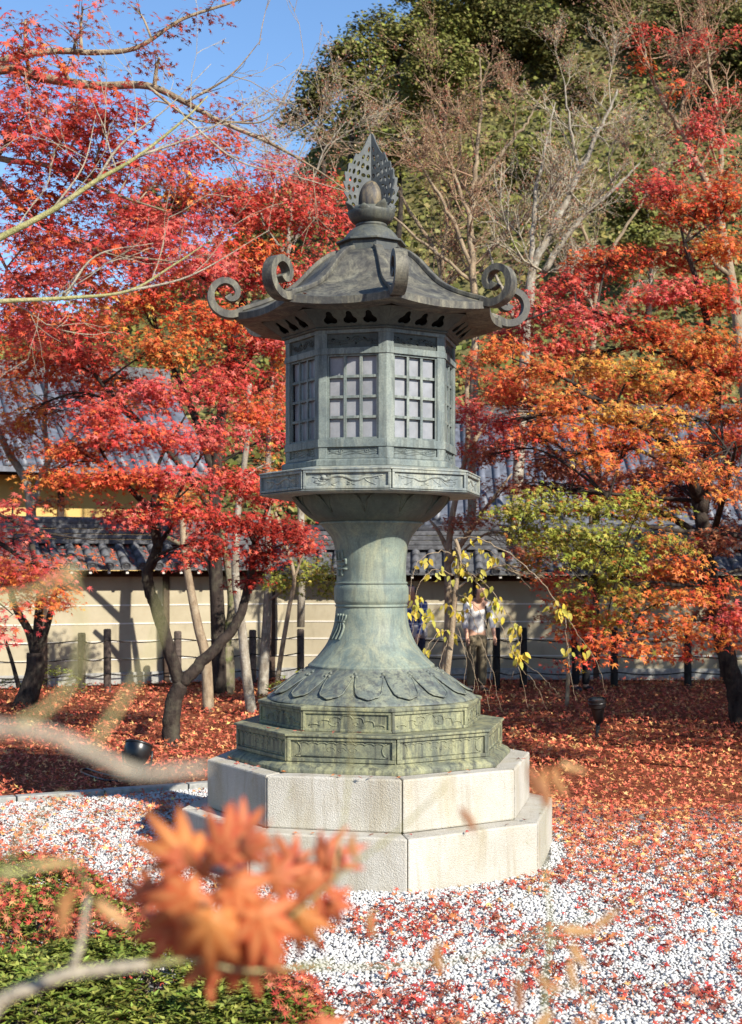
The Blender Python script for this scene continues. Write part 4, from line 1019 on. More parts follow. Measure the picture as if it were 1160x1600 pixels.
t.pads([(160, 640, 66, 26, 14, 'red'), (250, 610, 70, 30, 14.4, 'pinkred'), (335, 600, 56, 30, 15, 'red'), (215, 675, 90, 28, 13.8, 'red'), (320, 680, 76, 30, 14.5, 'pinkred'), (120, 700, 60, 26, 14, 'redorange'), (170, 745, 76, 26, 13.6, 'redorange'), (265, 740, 72, 26, 13.8, 'pinkred'), (360, 745, 56, 28, 14.6, 'red'),
        (205, 800, 56, 22, 14, 'pinkred'), (300, 795, 60, 22, 14, 'red'), (370, 815, 60, 24, 14.4, 'darkred'), (430, 825, 56, 24, 14.6, 'darkred'), (330, 850, 46, 22, 14.2, 'darkred'), (405, 865, 46, 22, 14.8, 'darkred'), (475, 850, 34, 18, 15, 'red'), (395, 905, 30, 14, 15, 'darkred', .7), (290, 870, 24, 14, 14, 'red', .7), (400, 640, 40, 30, 15, 'redorange'), (420, 770, 40, 24, 15, 'red'), (80, 740, 40, 26, 14, 'orange', .8)], .050, 2.5, 5)
t.finish(L5, 300)
# slim pale stems behind
t = Tree('slim_maple', 'slim maple with white lichened stem just left of the lantern column', gp(392, 17.8), 'tree', None, M_BARK_PALE)
t.pl([(394, 1118), (386, 1060), (378, 980), (368, 900), (372, 800), (385, 700), (390, 600)], 17.8, .075, .03, n=9)
t.pads([(440, 640, 26, 40, 18, 'redorange', .8), (380, 640, 50, 30, 18, 'pinkred', .8), (430, 720, 24, 30, 18, 'orange', .6)], .06, 1.6, 5); t.finish()
t = Tree('slim_maple', 'straight white lichened stem with green leaves nearest the lantern column', gp(412, 20.4), 'tree', None, M_BARK_PALE)
t.pl([(410, 1090), (414, 1020), (418, 950), (420, 880), (418, 760), (425, 600), (430, 500)], 20.4, .085, .03, n=9); t.pl([(419, 900), (450, 860), (490, 840)], 20.4, .03, .012)
t.pads([(490, 890, 36, 24, 19.5, 'green'), (450, 905, 34, 20, 20, 'green', .8), (510, 915, 24, 18, 19.6, 'green'), (440, 560, 20, 60, 20.4, 'orange', .7)], .055, 2, 5); t.finish()
t = Tree('slim_maple', 'mossy based pale trunk leaning left in front of the cream wall', gp(350, 20.6), 'tree', None, M_BARK_MOSS, M_BARK_PALE)
t.pl([(350, 1084), (352, 1050), (352, 1010)], 20.6, .17, .13, n=10); t.pl([(352, 1012), (345, 960), (330, 890), (300, 860), (262, 840)], 20.6, .075, .035, n=8)
t.pl([(352, 1015), (362, 950), (355, 880), (340, 800)], 20.6, .08, .04); t.finish()
t = Tree('slim_maple', 'leaning tan maple stem between the dark fork and the cream wall', gp(325, 18.2), 'tree', None, M_BARK_TAN)
t.pl([(326, 1112), (322, 1030), (310, 980), (298, 920), (288, 860), (285, 800)], 18.2, .08, .04, n=8); t.pads([(285, 770, 40, 24, 18.5, 'orange', .7), (300, 830, 30, 16, 18.5, 'red', .8)], .055, 1.8); t.finish()
t = Tree('slim_maple', 'curving tan sapling stem beside the lantern foot on the left', gp(430, 18.9), 'tree', None, M_BARK_TAN)
t.pl([(428, 1104), (440, 1020), (452, 950), (460, 905), (450, 860), (430, 800)], 18.9, .04, .02, n=7); t.pl([(460, 905), (472, 870), (480, 840)], 18.9, .02, .008); t.pads([(470, 830, 30, 16, 19, 'red', .6)], .05, 1.5); t.finish()
# tree at far left, two
t = Tree('red_maple', 'thick dark leaning trunk of an orange maple at the far left by the fence', gp(40, 19.0), 'tree', None, M_BARK_DARK)
t.pl([(36, 1108), (45, 1085), (55, 1050), (55, 1020)], 19, .17, .12, n=10); t.pl([(55, 1022), (45, 985), (25, 950), (10, 900)], 19, .07, .04); t.pl([(56, 1022), (60, 970), (62, 920), (50, 850)], 19, .075, .04); t.pl([(58, 1025), (75, 975), (85, 930), (95, 880)], 19, .055, .03); t.pl([(30, 1075), (18, 1030), (5, 990)], 19, .035, .02)
t.pads([(30, 905, 50, 24, 18.5, 'orange'), (85, 930, 34, 22, 18.5, 'orange'), (70, 890, 44, 22, 19, 'redorange'), (5, 880, 30, 24, 19, 'redorange')], .055, 2, 5); t.finish()
t = Tree('slim_maple', 'pale forked tree in front of the ochre hall behind the wall', gp(50, 23.6), 'tree', None, M_BARK_PALE)
t.pl([(52, 990), (50, 850), (48, 790), (40, 750), (10, 700), (-10, 650)], 23.6, .11, .05); t.pl([(48, 800), (60, 760), (75, 720), (70, 660), (75, 560)], 23.6, .085, .03); t.pl([(75, 720), (110, 690), (150, 640)], 23.6, .04, .015)
t.pads([(20, 700, 36, 20, 23.5, 'orange', .7), (95, 640, 40, 24, 23.5, 'redorange', .7), (20, 600, 44, 26, 23, 'orange', .7), (80, 780, 36, 16, 23, 'orange', .7), (150, 690, 34, 22, 23.5, 'orange', .7), (30, 520, 60, 30, 23, 'red'), (120, 560, 60, 30, 23, 'redorange'), (30, 660, 50, 24, 23, 'redorange', .7), (130, 610, 50, 26, 23, 'red', .8), (200, 620, 50, 30, 23, 'orange', .8), (90, 700, 40, 22, 23, 'redorange', .7)], .07, 1.9); t.finish()
# maple beyond the left edge, hanging in at mid height
t = Tree('red_maple', 'maple reaching in from the left edge with pink red leaves before the wall', gp(-300, 8.8), 'tree', None, M_BARK_DARK)
b0 = gp(-300, 8.8); t.limb([b0, b0 + Vector((.1, 0, .8)), b0 + Vector((.5, -.1, 1.7)), px(-110, 800, 8.6)], .10, .03); t.pl([(-110, 800), (-30, 830), (50, 880), (110, 890)], (8.6, 8.4), .024, .004); t.pl([(-110, 800), (-20, 800), (60, 830), (150, 845)], (8.6, 8.8), .022, .003); t.pl([(-60, 830), (-20, 920), (20, 960)], (8.6, 8.2), .012, .003)
t.pads([(20, 840, 44, 26, 8.6, 'pinkred'), (60, 880, 50, 24, 8.5, 'pinkred'), (10, 900, 40, 24, 8.3, 'red'), (90, 900, 34, 14, 8.5, 'pinkred', .8), (30, 935, 40, 14, 8.3, 'orange'), (10, 970, 34, 22, 8.2, 'pinkred'), (75, 945, 26, 12, 8.4, 'orange', .9), (20, 790, 30, 20, 8.7, 'red', .8), (130, 870, 24, 8, 8.6, 'orange', .5)], .040, 1.7, 7); t.finish(L7, 220)
# near maple overhead on the left
t = Tree('red_maple', 'near red maple overhanging the top left corner', (-3.3, 7.2, 0), 'tree', None, M_BARK_TAN, M_BARK_TAN)
t.limb([(-3.3, 7.2, -.1), (-3.25, 7.1, 1.2), (-3.1, 6.9, 2.3), (-2.8, 6.7, 3.2), px(-120, 150, 6.6)], .12, .05)
t.pl([(-120, 150), (0, 108), (70, 122), (150, 134), (230, 134), (290, 160), (345, 190), (425, 225), (490, 262), (545, 300)], (6.6, 6.3), .030, .0022, False, 6)
t.pl([(-120, 150), (0, 96), (80, 80), (150, 82), (215, 74), (285, 30), (372, 0), (420, -30)], (6.6, 6.6), .022, .003, False, 6)
t.pl([(290, 160), (360, 118), (410, 60)], 6.3, .008, .0015, False, 5); t.pl([(345, 190), (420, 185), (470, 100)], 6.3, .006, .0012, False, 4); t.pl([(230, 134), (300, 185), (380, 190), (440, 165)], 6.3, .008, .0015, False, 5)
t.pl([(-110, 160), (-20, 240), (80, 260), (170, 300), (260, 330)], (6.6, 6.2), .022, .004, False, 6); t.pl([(-60, 200), (40, 330), (150, 390), (280, 410)], (6.6, 6.4), .02, .003, False, 6); t.pl([(-60, 200), (0, 400), (60, 470)], (6.6, 6.5), .014, .003, False, 5)
t.pads([(40, 170, 56, 34, 6.3, 'red'), (120, 150, 60, 26, 6.3, 'red'), (170, 190, 56, 36, 6.2, 'darkred'), (60, 230, 60, 36, 6.2, 'red'), (130, 240, 50, 30, 6.3, 'darkred', .9), (20, 290, 40, 34, 6.3, 'pinkred'), (90, 310, 60, 26, 6.4, 'redorange', .8), (170, 300, 40, 22, 6.3, 'darkred', .8), (210, 240, 34, 26, 6.3, 'red', .7), (50, 365, 60, 30, 6.4, 'pinkred'), (140, 375, 56, 26, 6.5, 'pinkred'), (220, 370, 56, 28, 6.6, 'pinkred'), (290, 390, 56, 24, 6.7, 'pinkred'), (330, 350, 40, 24, 6.8, 'pinkred', .8),
        (60, 425, 56, 26, 6.5, 'red', .9), (150, 430, 60, 24, 6.6, 'redorange', .9), (240, 420, 50, 22, 6.7, 'pinkred', .8), (30, 475, 44, 22, 6.6, 'redorange', .8), (180, 490, 50, 20, 6.8, 'orange', .6), (60, 520, 44, 22, 6.8, 'red', .7), (110, 540, 36, 14, 6.7, 'darkred', .8), (270, 300, 34, 20, 6.5, 'red', .4), (110, 200, 60, 30, 6.5, 'red'), (40, 130, 44, 22, 6.5, 'red'), (20, 210, 40, 30, 6.5, 'pinkred'), (190, 260, 40, 24, 6.5, 'red', .8), (110, 280, 50, 24, 6.4, 'pinkred', .9), (30, 70, 40, 24, 6.4, 'red', .7), (90, 95, 50, 20, 6.4, 'redorange', .6), (220, 170, 40, 20, 6.3, 'darkred', .7)], .038, 2.3, 7)
t.pads([(40, 30, 50, 22, 6.6, 'crisp', .45), (120, 60, 50, 24, 6.6, 'crisp', .45), (215, 70, 44, 20, 6.6, 'crisp', .5), (275, 35, 40, 20, 6.6, 'crisp', .5), (330, 10, 34, 14, 6.6, 'crisp', .5), (130, 10, 46, 16, 6.6, 'redorange', .4), (205, 8, 30, 14, 6.6, 'crisp', .4), (250, 90, 34, 20, 6.4, 'crisp', .35), (330, 180, 40, 20, 6.3, 'crisp', .35), (400, 210, 40, 18, 6.3, 'crisp', .3), (300, 150, 30, 16, 6.3, 'crisp', .4), (370, 140, 24, 14, 6.3, 'crisp', .25), (20, 120, 34, 18, 6.5, 'redorange', .6)], .026, 1.5, 7)
for xx, yy in ((360, 118), (405, 70), (440, 165), (425, 225), (470, 110), (372, 5), (290, 160), (490, 262), (345, 190)):
    p = px(xx, yy, 6.3); t.grow(p, (rng.normal(.3, .5), rng.normal(0, .3), rng.normal(.3, .6)), .30, .003, 2, .9, .05, 3, (2, 4), None, .0011)
t.finish(L7, 300)
# green stemmed bare sapling crossing the left side
t = Tree('bare_sapling', 'bare sapling with yellow green stems crossing the upper left', (-2.6, 5.4, 0), 'tree', None, M_TWIG_GREEN, M_TWIG_GREY)
t.limb([(-2.6, 5.4, 0), (-2.5, 5.4, 1.4), px(-200, 520, 5.4)], .03, .022); tips = []
for pts, r0, r1 in (([(-200, 520), (-60, 410), (0, 372), (80, 330), (150, 283), (215, 245), (290, 185), (325, 150)], .019, .0025), ([(-200, 520), (-80, 480), (0, 471), (100, 466), (200, 455), (270, 415), (330, 375)], .014, .002), ([(150, 283), (190, 225), (260, 170), (330, 100)], .006, .0012), ([(215, 245), (330, 200), (470, 105)], .006, .001), ([(290, 185), (370, 250), (460, 275), (545, 300)], .0045, .001), ([(200, 455), (300, 430), (420, 360)], .006, .0012), ([(100, 466), (150, 400), (240, 380)], .006, .0012), ([(80, 330), (130, 260), (150, 180)], .005, .001)):
    t.pl(pts, 5.4, r0, r1, r0 > .01, 7)
LL = [l for l in t.limbs if l[0][0] > -1.7]
for i in range(20):
    p, r = LL[int(rng.integers(0, len(LL)))]
    t.grow(p, (rng.normal(.45, .5), rng.normal(0, .3), rng.normal(.35, .5)), .26, min(.0035, r * .6), 2, .8, .05, 3, (2, 3), tips, .0009)
t.bits(tips, .25, .016, 'brownred', .01); t.finish(L3)

# ------------------------------------------------------------------ maples on the right
t = Tree('orange_maple', 'big orange and red maple with dark trunk at the right edge', gp(1150, 16.5), 'tree', None, M_BARK_DARK)
t.pl([(1160, 1135), (1148, 1075), (1132, 1010), (1112, 930), (1100, 850), (1092, 770)], 16.5, .13, .085, n=10, wob=.01)
t.pl([(1094, 780), (1060, 710), (1020, 675), (960, 640), (900, 610)], (16.5, 14), .09, .025); t.pl([(1096, 800), (1110, 700), (1120, 600), (1100, 480), (1070, 380)], (16.5, 16), .09, .025); t.pl([(1100, 840), (1030, 800), (960, 790), (880, 800)], (16.5, 14), .05, .012); t.pl([(1110, 900), (1060, 900), (1000, 930), (940, 1000)], (16.5, 13.5), .04, .01)
t.pl([(1105, 870), (1130, 780), (1150, 700)], (16.5, 13), .05, .015); t.pl([(960, 640), (880, 590), (800, 560)], (14.6, 15), .03, .008); t.pl([(1115, 600), (1000, 520), (900, 480), (820, 500)], (16, 16), .04, .01)
t.pads([(1090, 320, 66, 34, 16, 'redorange'), (1140, 300, 40, 26, 16, 'redorange'), (1030, 290, 40, 22, 16, 'red', .8), (1130, 380, 50, 34, 16, 'orange'), (960, 405, 70, 26, 16.5, 'redorange'), (1060, 400, 60, 28, 16.5, 'redorange'), (1050, 455, 76, 28, 16, 'pinkred'), (900, 440, 60, 26, 16.5, 'red'), (840, 480, 60, 30, 16.5, 'pinkred'), (930, 500, 66, 34, 16, 'pinkred'), (1130, 460, 44, 30, 16, 'redorange'), (1020, 520, 60, 30, 16, 'redorange'), (1100, 530, 60, 32, 15.5, 'orange'), (870, 530, 44, 24, 16, 'red'),
        (790, 545, 44, 20, 15.5, 'orange'), (850, 575, 50, 22, 15, 'orange'), (930, 570, 50, 20, 15, 'yellow'), (1000, 580, 50, 24, 14.5, 'yellow'), (1080, 600, 56, 26, 15, 'orange'), (880, 625, 56, 24, 14, 'orange'), (960, 640, 50, 22, 14, 'yellow'), (1035, 650, 44, 22, 13.5, 'yellow'), (1130, 640, 44, 28, 14.5, 'orange'), (800, 600, 44, 24, 15.5, 'redorange', .8), (900, 680, 50, 22, 13.8, 'orange'), (940, 715, 34, 20, 13.5, 'orange'), (1040, 700, 40, 16, 13.5, 'yellow', .8), (1090, 690, 50, 20, 14.5, 'redorange'), (980, 680, 40, 20, 14.5, 'redorange'), (775, 660, 40, 22, 16, 'red', .8), (840, 680, 40, 22, 15.5, 'redorange', .8), (765, 710, 40, 22, 16, 'brownred', .6), (1000, 740, 60, 22, 15.5, 'brownred', .8)], .054, 2.35, 5)
t.pads([(790, 620, 50, 30, 17.5, 'redorange'), (860, 720, 60, 30, 17.5, 'brownred'), (950, 760, 70, 30, 17.5, 'redorange'), (1060, 770, 70, 34, 17.5, 'brownred'), (1130, 830, 50, 40, 17.5, 'brownred'), (1130, 700, 50, 36, 17, 'redorange'), (830, 760, 50, 22, 17.5, 'brownred', .6), (1000, 610, 60, 26, 17, 'redorange'), (1080, 560, 60, 26, 17, 'orange'), (900, 560, 60, 24, 17, 'redorange'), (800, 520, 40, 26, 17, 'pinkred'), (1150, 560, 40, 40, 16, 'redorange'), (1130, 950, 50, 30, 16.5, 'brownred')], .058, 2.2, 5)
t.pads([(1060, 740, 40, 16, 11.5, 'orange'), (1120, 735, 44, 20, 11.3, 'orange'), (1145, 765, 30, 16, 11.2, 'orange'), (1020, 755, 24, 10, 11.6, 'orange', .8)], .044, 1.5, 5)
t.finish(L5, 300)
t = Tree('green_maple', 'maple turning from green to orange low on the right', gp(1215, 13.6), 'tree', None, M_BARK_DARK)
t.pl([(1215, 1184), (1212, 1080), (1205, 980), (1190, 900), (1170, 840)], 13.6, .08, .05); t.pl([(1170, 840), (1110, 830), (1064, 830), (1000, 820), (930, 800), (850, 800)], (14.6, 13.4), .035, .008); t.pl([(1192, 910), (1140, 905), (1070, 915), (1010, 910), (950, 930), (900, 900)], (14.6, 13), .03, .008); t.pl([(1204, 975), (1140, 965), (1074, 970), (1030, 980), (980, 1000), (930, 1020)], (14.6, 12.8), .025, .006); t.pl([(1190, 900), (1160, 890), (1120, 900)], (13.6, 13), .025, .006)
t.pads([(850, 790, 50, 22, 13.6, 'green'), (920, 790, 50, 22, 13.4, 'green'), (810, 825, 40, 20, 13.8, 'green'), (880, 830, 50, 22, 13.4, 'green'), (960, 830, 50, 24, 13.2, 'green'), (1020, 800, 46, 18, 13.4, 'greenorange', .9), (1030, 850, 50, 22, 13, 'greenorange'), (900, 870, 50, 20, 13.4, 'green'), (980, 880, 50, 20, 13, 'green'), (1060, 880, 44, 20, 12.8, 'orange'), (840, 870, 34, 16, 13.8, 'greenorange', .7), (1110, 840, 40, 22, 14, 'brownred', .7), (930, 910, 44, 18, 13.2, 'green', .9), (800, 800, 40, 20, 13.8, 'green'), (840, 770, 40, 18, 13.8, 'green', .8), (990, 780, 44, 18, 13.4, 'green', .8), (1000, 930, 50, 20, 12.8, 'greenorange'), (1070, 930, 50, 18, 12.6, 'orange'), (1120, 910, 34, 16, 12.6, 'redorange', .8),
        (960, 960, 44, 18, 13, 'greenorange', .9), (1030, 970, 50, 18, 12.6, 'orange'), (1090, 985, 50, 18, 12.4, 'orange'), (950, 1000, 40, 14, 12.6, 'redorange'), (1010, 1010, 44, 14, 12.4, 'orange'), (930, 1030, 30, 10, 12.4, 'redorange', .8), (1060, 1020, 40, 12, 12.4, 'redorange', .8), (870, 930, 30, 16, 14, 'redorange', .5), (1140, 1000, 26, 14, 12.4, 'orange', .8), (905, 950, 40, 22, 13.4, 'greenorange'), (890, 985, 34, 16, 13.4, 'redorange', .7), (860, 845, 44, 20, 14.4, 'green'), (940, 860, 60, 26, 14.4, 'green'), (1040, 890, 60, 26, 14.4, 'brownred')], .050, 2.1, 5); t.finish(L5, 300)
t = Tree('red_maple', 'small patch of crimson maple leaves reaching in at the right edge', gp(1330, 12), 'tree', None, M_BARK_DARK)
b0 = gp(1330, 12); t.limb([b0, b0 + Vector((-.1, 0, .7)), px(1260, 960, 12)], .06, .03); t.pl([(1260, 960), (1200, 950), (1145, 955)], (12, 11.8), .02, .004)
t.pads([(1150, 955, 26, 34, 11.8, 'pinkred'), (1180, 970, 30, 40, 11.9, 'pinkred')], .044, 1.9, 5); t.finish(L5, 40)
t = Tree('sapling', 'thin straight sapling standing in the leaf bed below the green maple', gp(887, 18.9), 'tree', None, M_BARK_TAN)
t.pl([(886, 1104), (888, 1050), (887, 1000), (890, 950), (896, 900)], 18.9, .032, .015, n=7); t.pads([(905, 935, 34, 20, 18.6, 'redorange', .6), (870, 1035, 16, 8, 18.7, 'red', .6), (860, 960, 26, 16, 18.7, 'brownred', .6)], .05, 1.6); t.finish()
t = Tree('red_maple', 'brownish red maple behind the lantern deck on the right', gp(690, 19.5), 'tree', None, M_BARK_TAN)
t.pl([(690, 1095), (700, 980), (700, 880), (708, 800), (730, 700), (730, 600), (745, 540)], 19.5, .065, .025); t.pl([(700, 880), (755, 800), (800, 740)], 19.5, .05, .012); t.pl([(700, 860), (685, 830), (670, 810)], 19.5, .04, .015); t.pl([(735, 700), (770, 640), (790, 590)], 19.5, .04, .010)
t.pads([(740, 640, 34, 30, 19, 'pinkred', .9), (750, 700, 40, 26, 19, 'redorange', .8), (790, 760, 44, 24, 19, 'brownred', .5), (760, 800, 40, 22, 19.5, 'brownred', .5), (720, 815, 30, 16, 19.3, 'brownred', .8), (735, 580, 26, 26, 19.5, 'redorange', .8), (830, 860, 44, 20, 19.5, 'brownred', .7), (860, 905, 40, 18, 19.5, 'redorange', .6)], .055, 1.9); t.finish()

t = Tree('orange_maple', 'orange red maple standing behind the right garden wall before the tiled roof', gp(930, 25.2), 'tree', None, M_BARK_DARK)
t.pl([(925, 1051), (928, 860), (935, 740), (915, 640), (900, 560)], 25.2, .10, .03); t.pl([(932, 760), (1000, 680), (1060, 620)], 25.2, .05, .012); t.pl([(930, 780), (860, 700), (800, 640)], 25.2, .05, .012); t.pl([(932, 760), (1060, 720), (1120, 690)], 25.2, .04, .01)
t.pads([(800, 600, 50, 30, 25, 'redorange'), (860, 660, 50, 26, 25, 'orange', .8), (940, 600, 60, 30, 25, 'redorange'), (1010, 650, 60, 30, 25, 'orange'), (1080, 610, 60, 34, 25, 'redorange'), (1140, 680, 50, 34, 25, 'redorange'), (1060, 720, 60, 28, 25, 'brownred'), (960, 700, 50, 24, 25, 'redorange', .8), (790, 690, 44, 26, 25, 'red', .8), (1140, 760, 50, 30, 25, 'brownred'), (1000, 780, 60, 24, 25, 'brownred', .8), (880, 740, 40, 20, 25, 'brownred', .6)], .075, 2.0, 3); t.finish(L3)

# maples standing beyond the right edge, which shade the right hand wall and leaf bed
for lab, bx, by, r_ in (('maple beyond the right edge shading the leaf bed', 7.6, 12.8, 2.3), ('farthest maple beyond the right edge shading the right wall', 9.8, 17.6, 2.9), ('maple just beyond the right edge shading the people', 7.2, 17.6, 2.0)):
    t = Tree('red_maple', lab, (bx, by, 0), 'tree', None, M_BARK_DARK); t.limb([(bx, by, -.1), (bx + .1, by, 1.8), (bx, by, 3.6)], .14, .07)
    P_ = []
    for k in range(34):
        a = rng.uniform(0, 6.28); q = math.sqrt(rng.uniform(0, 1)) * r_; P_.append(np.array([bx + q * math.cos(a), by + q * math.sin(a), rng.uniform(3.0, 6.2)]))
    for c in P_:
        x_ = c[0] / c[1] * FPX + 580; y_ = HOR - (c[2] - CAMH) / c[1] * FPX
        t.pads([(x_, y_, .85 * FPX / c[1], .32 * FPX / c[1], c[1], 'redorange')], .15, 1.3, 3)
    t.finish(L3)
# ------------------------------------------------------------------ weeping cherry with yellow leaves
t = Tree('weeping_cherry', 'weeping cherry with arching bare shoots and small yellow leaves right of the column', gp(700, 12.4), 'tree', None, M_BARK_TAN, M_BARK_TAN)
t.pl([(690, 1214), (696, 1080), (706, 990), (712, 920), (718, 870), (712, 842)], 12.4, .035, .018, n=8)
ARCS = [([(712, 842), (745, 840), (790, 862), (835, 898), (870, 940), (900, 985), (930, 1030), (948, 1085)], .010), ([(712, 845), (722, 880), (745, 910), (770, 950), (792, 1000), (812, 1050), (826, 1108)], .009), ([(715, 870), (690, 862), (660, 870), (645, 900), (640, 950)], .007), ([(712, 900), (680, 890), (655, 915), (648, 960), (640, 1010)], .006),
        ([(718, 890), (750, 905), (785, 945), (805, 985), (815, 1030)], .006), ([(884, 965), (886, 1010), (892, 1060), (900, 1095)], .005), ([(710, 950), (690, 945), (660, 975), (650, 1020), (645, 1050)], .006), ([(712, 955), (735, 960), (755, 1010), (772, 1060), (784, 1112)], .006), ([(708, 985), (720, 1000), (738, 1040), (748, 1080)], .005), ([(706, 990), (690, 985), (668, 1010), (655, 1060), (660, 1085)], .005),
        ([(790, 1000), (815, 1030), (850, 1060), (872, 1085)], .004), ([(812, 1040), (835, 1065), (855, 1110)], .0035), ([(712, 930), (730, 935), (760, 975), (768, 1030), (765, 1090)], .005), ([(770, 950), (800, 965), (815, 1000), (800, 1060)], .004), ([(725, 870), (760, 860), (800, 890), (830, 920)], .004), ([(700, 1000), (690, 1030), (685, 1075)], .004), ([(735, 1010), (742, 1060), (733, 1100)], .003), ([(715, 980), (728, 1030), (722, 1090)], .004), ([(748, 1060), (760, 1085), (764, 1112)], .003), ([(690, 990), (665, 1030), (640, 1045)], .003)]
lv = []
for pts, r in ARCS:
    q = t.pl(pts, (12.4, 12.4 - rng.uniform(0, .7)), r * .75, .0014, False, 5, .006)
    lv += [p for p in q]
lv = np.array(lv); pxs = lv[:, 0] / lv[:, 1] * FPX + 580; pys = HOR - (lv[:, 2] - CAMH) / lv[:, 1] * FPX
wts = np.where(pys < 1040, 1., .08); wts[(pxs > 640) & (pys < 960)] *= 1.5
cent = lv[rng.choice(len(lv), 46, p=wts / wts.sum())]
idx = rng.integers(0, len(cent), 230); pos = cent[idx] + rng.normal(0, .036, (230, 3)) - np.array([0, 0, .02])
V, F = OVAL; cache = []
for k in range(10):
    vv = V.copy(); vv[:, 2] *= rng.uniform(.5, 3); oo = np_mesh('leaf', vv, F, M_LEAF, None, np.repeat(tint('cherry', 1), len(V), 0)); cache.append(oo.data); COL.objects.unlink(oo); bpy.data.objects.remove(oo)
for p in pos:
    o = link_mesh('leaf', cache[int(rng.integers(0, 10))], t.root); dn = Vector((rng.normal(0, .55), rng.normal(0, .4), -1)).normalized(); n = (Vector((rng.normal(.3, .6), -1, rng.normal(.2, .5)))).normalized()
    n = (n - dn * n.dot(dn)).normalized(); s = dn.cross(n).normalized(); k = rng.uniform(.042, .066); q = p - t.o
    o.matrix_basis = Matrix(((dn.x * k, -s.x * k, n.x * k, q[0]), (dn.y * k, -s.y * k, n.y * k, q[1]), (dn.z * k, -s.z * k, n.z * k, q[2]), (0, 0, 0, 1)))
t.finish()

# ------------------------------------------------------------------ low plants
def shrub(name, label, c, rx, ry, h, n, size, key, tpl=LANCE, cat='shrub', whorl=5, upright=.5):
    root = empty(name, (c[0], c[1], 0)); tag(root, label, cat); st = MB(); P = []; D = []; C = []; Nn = []
    for i in range(n // whorl):
        a = rng.uniform(0, 6.28); q = math.sqrt(rng.uniform(0, 1)); x, y = rx * q * math.cos(a), ry * q * math.sin(a)
        top = h * math.sqrt(max(.04, 1 - q * q * .9)) * (.8 + .35 * mnoise.noise(Vector((x * 3 + c[0], y * 3 + c[1], 1)))); z = top * rng.uniform(.55, 1) ** .5
        if i % 24 == 0: st.tube([(x * .6, y * .6, 0), (x * .85, y * .85, z * .6), (x, y, z)], [.006, .004, .002], 4)
        cc = tint(key, 1)[0]
        for w in range(whorl):
            b = w * 6.283 / whorl + rng.uniform(-.4, .4); d = np.array([math.cos(b), math.sin(b), upright + rng.uniform(-.2, .5)])
            P.append((x, y, z)); D.append(d); Nn.append(np.array([0, 0, 1.2]) - d * .3 + rng.normal(0, .2, 3)); C.append(np.clip(cc * (1 + rng.normal(0, .12)), .01, .8))
    P = np.array(P); v, f, nv = leaf_geo(tpl, P, np.array(Nn), np.zeros(len(P)), size * rng.uniform(.7, 1.25, len(P)), rng.uniform(.3, 2, len(P)), unit(np.array(D)))
    st.build('stems', M_BARK_TAN, root); o = np_mesh('foliage', v, f, M_EVERGREEN, root, np.repeat(np.array(C), nv, 0)); o['kind'] = 'stuff'; return root
AZ = [((-1.62, 6.35), .62, .62, .42, 'clipped azalea bush cut by the left edge of the picture'), ((-1.05, 5.75), .62, .52, .40, 'clipped azalea bush beneath the blurred orange leaves'), ((-.55, 5.35), .40, .42, .34, 'azalea bush nearest the bottom edge beside the white gravel'), ((-1.55, 5.45), .60, .48, .40, 'azalea bush in the bottom left corner'), ((-1.95, 7.25), .55, .55, .36, 'azalea bush farthest back at the left edge')]
for c, rx, ry, h, lab in AZ: shrub('azalea_bush', lab, c, rx, ry, h, 7800, .043, 'azalea', whorl=6)
shrub('broadleaf_shrub', 'small glossy green shrub left of the lantern foot', gp(480, 15.5)[:2], .34, .3, .78, 420, .085, 'green', upright=.3)
shrub('broadleaf_shrub', 'low dark green shrub under the slim white stems', gp(452, 18.5)[:2], .42, .3, .55, 420, .07, 'azalea', upright=.3)
shrub('broadleaf_shrub', 'low dark green shrub at the foot of the far left trunk', gp(92, 19.4)[:2], .4, .3, .75, 420, .06, 'azalea', upright=.3)
shrub('broadleaf_shrub', 'little green weed by the far left edge under the fence', gp(20, 19.6)[:2], .35, .3, .4, 260, .06, 'azalea', upright=.3)

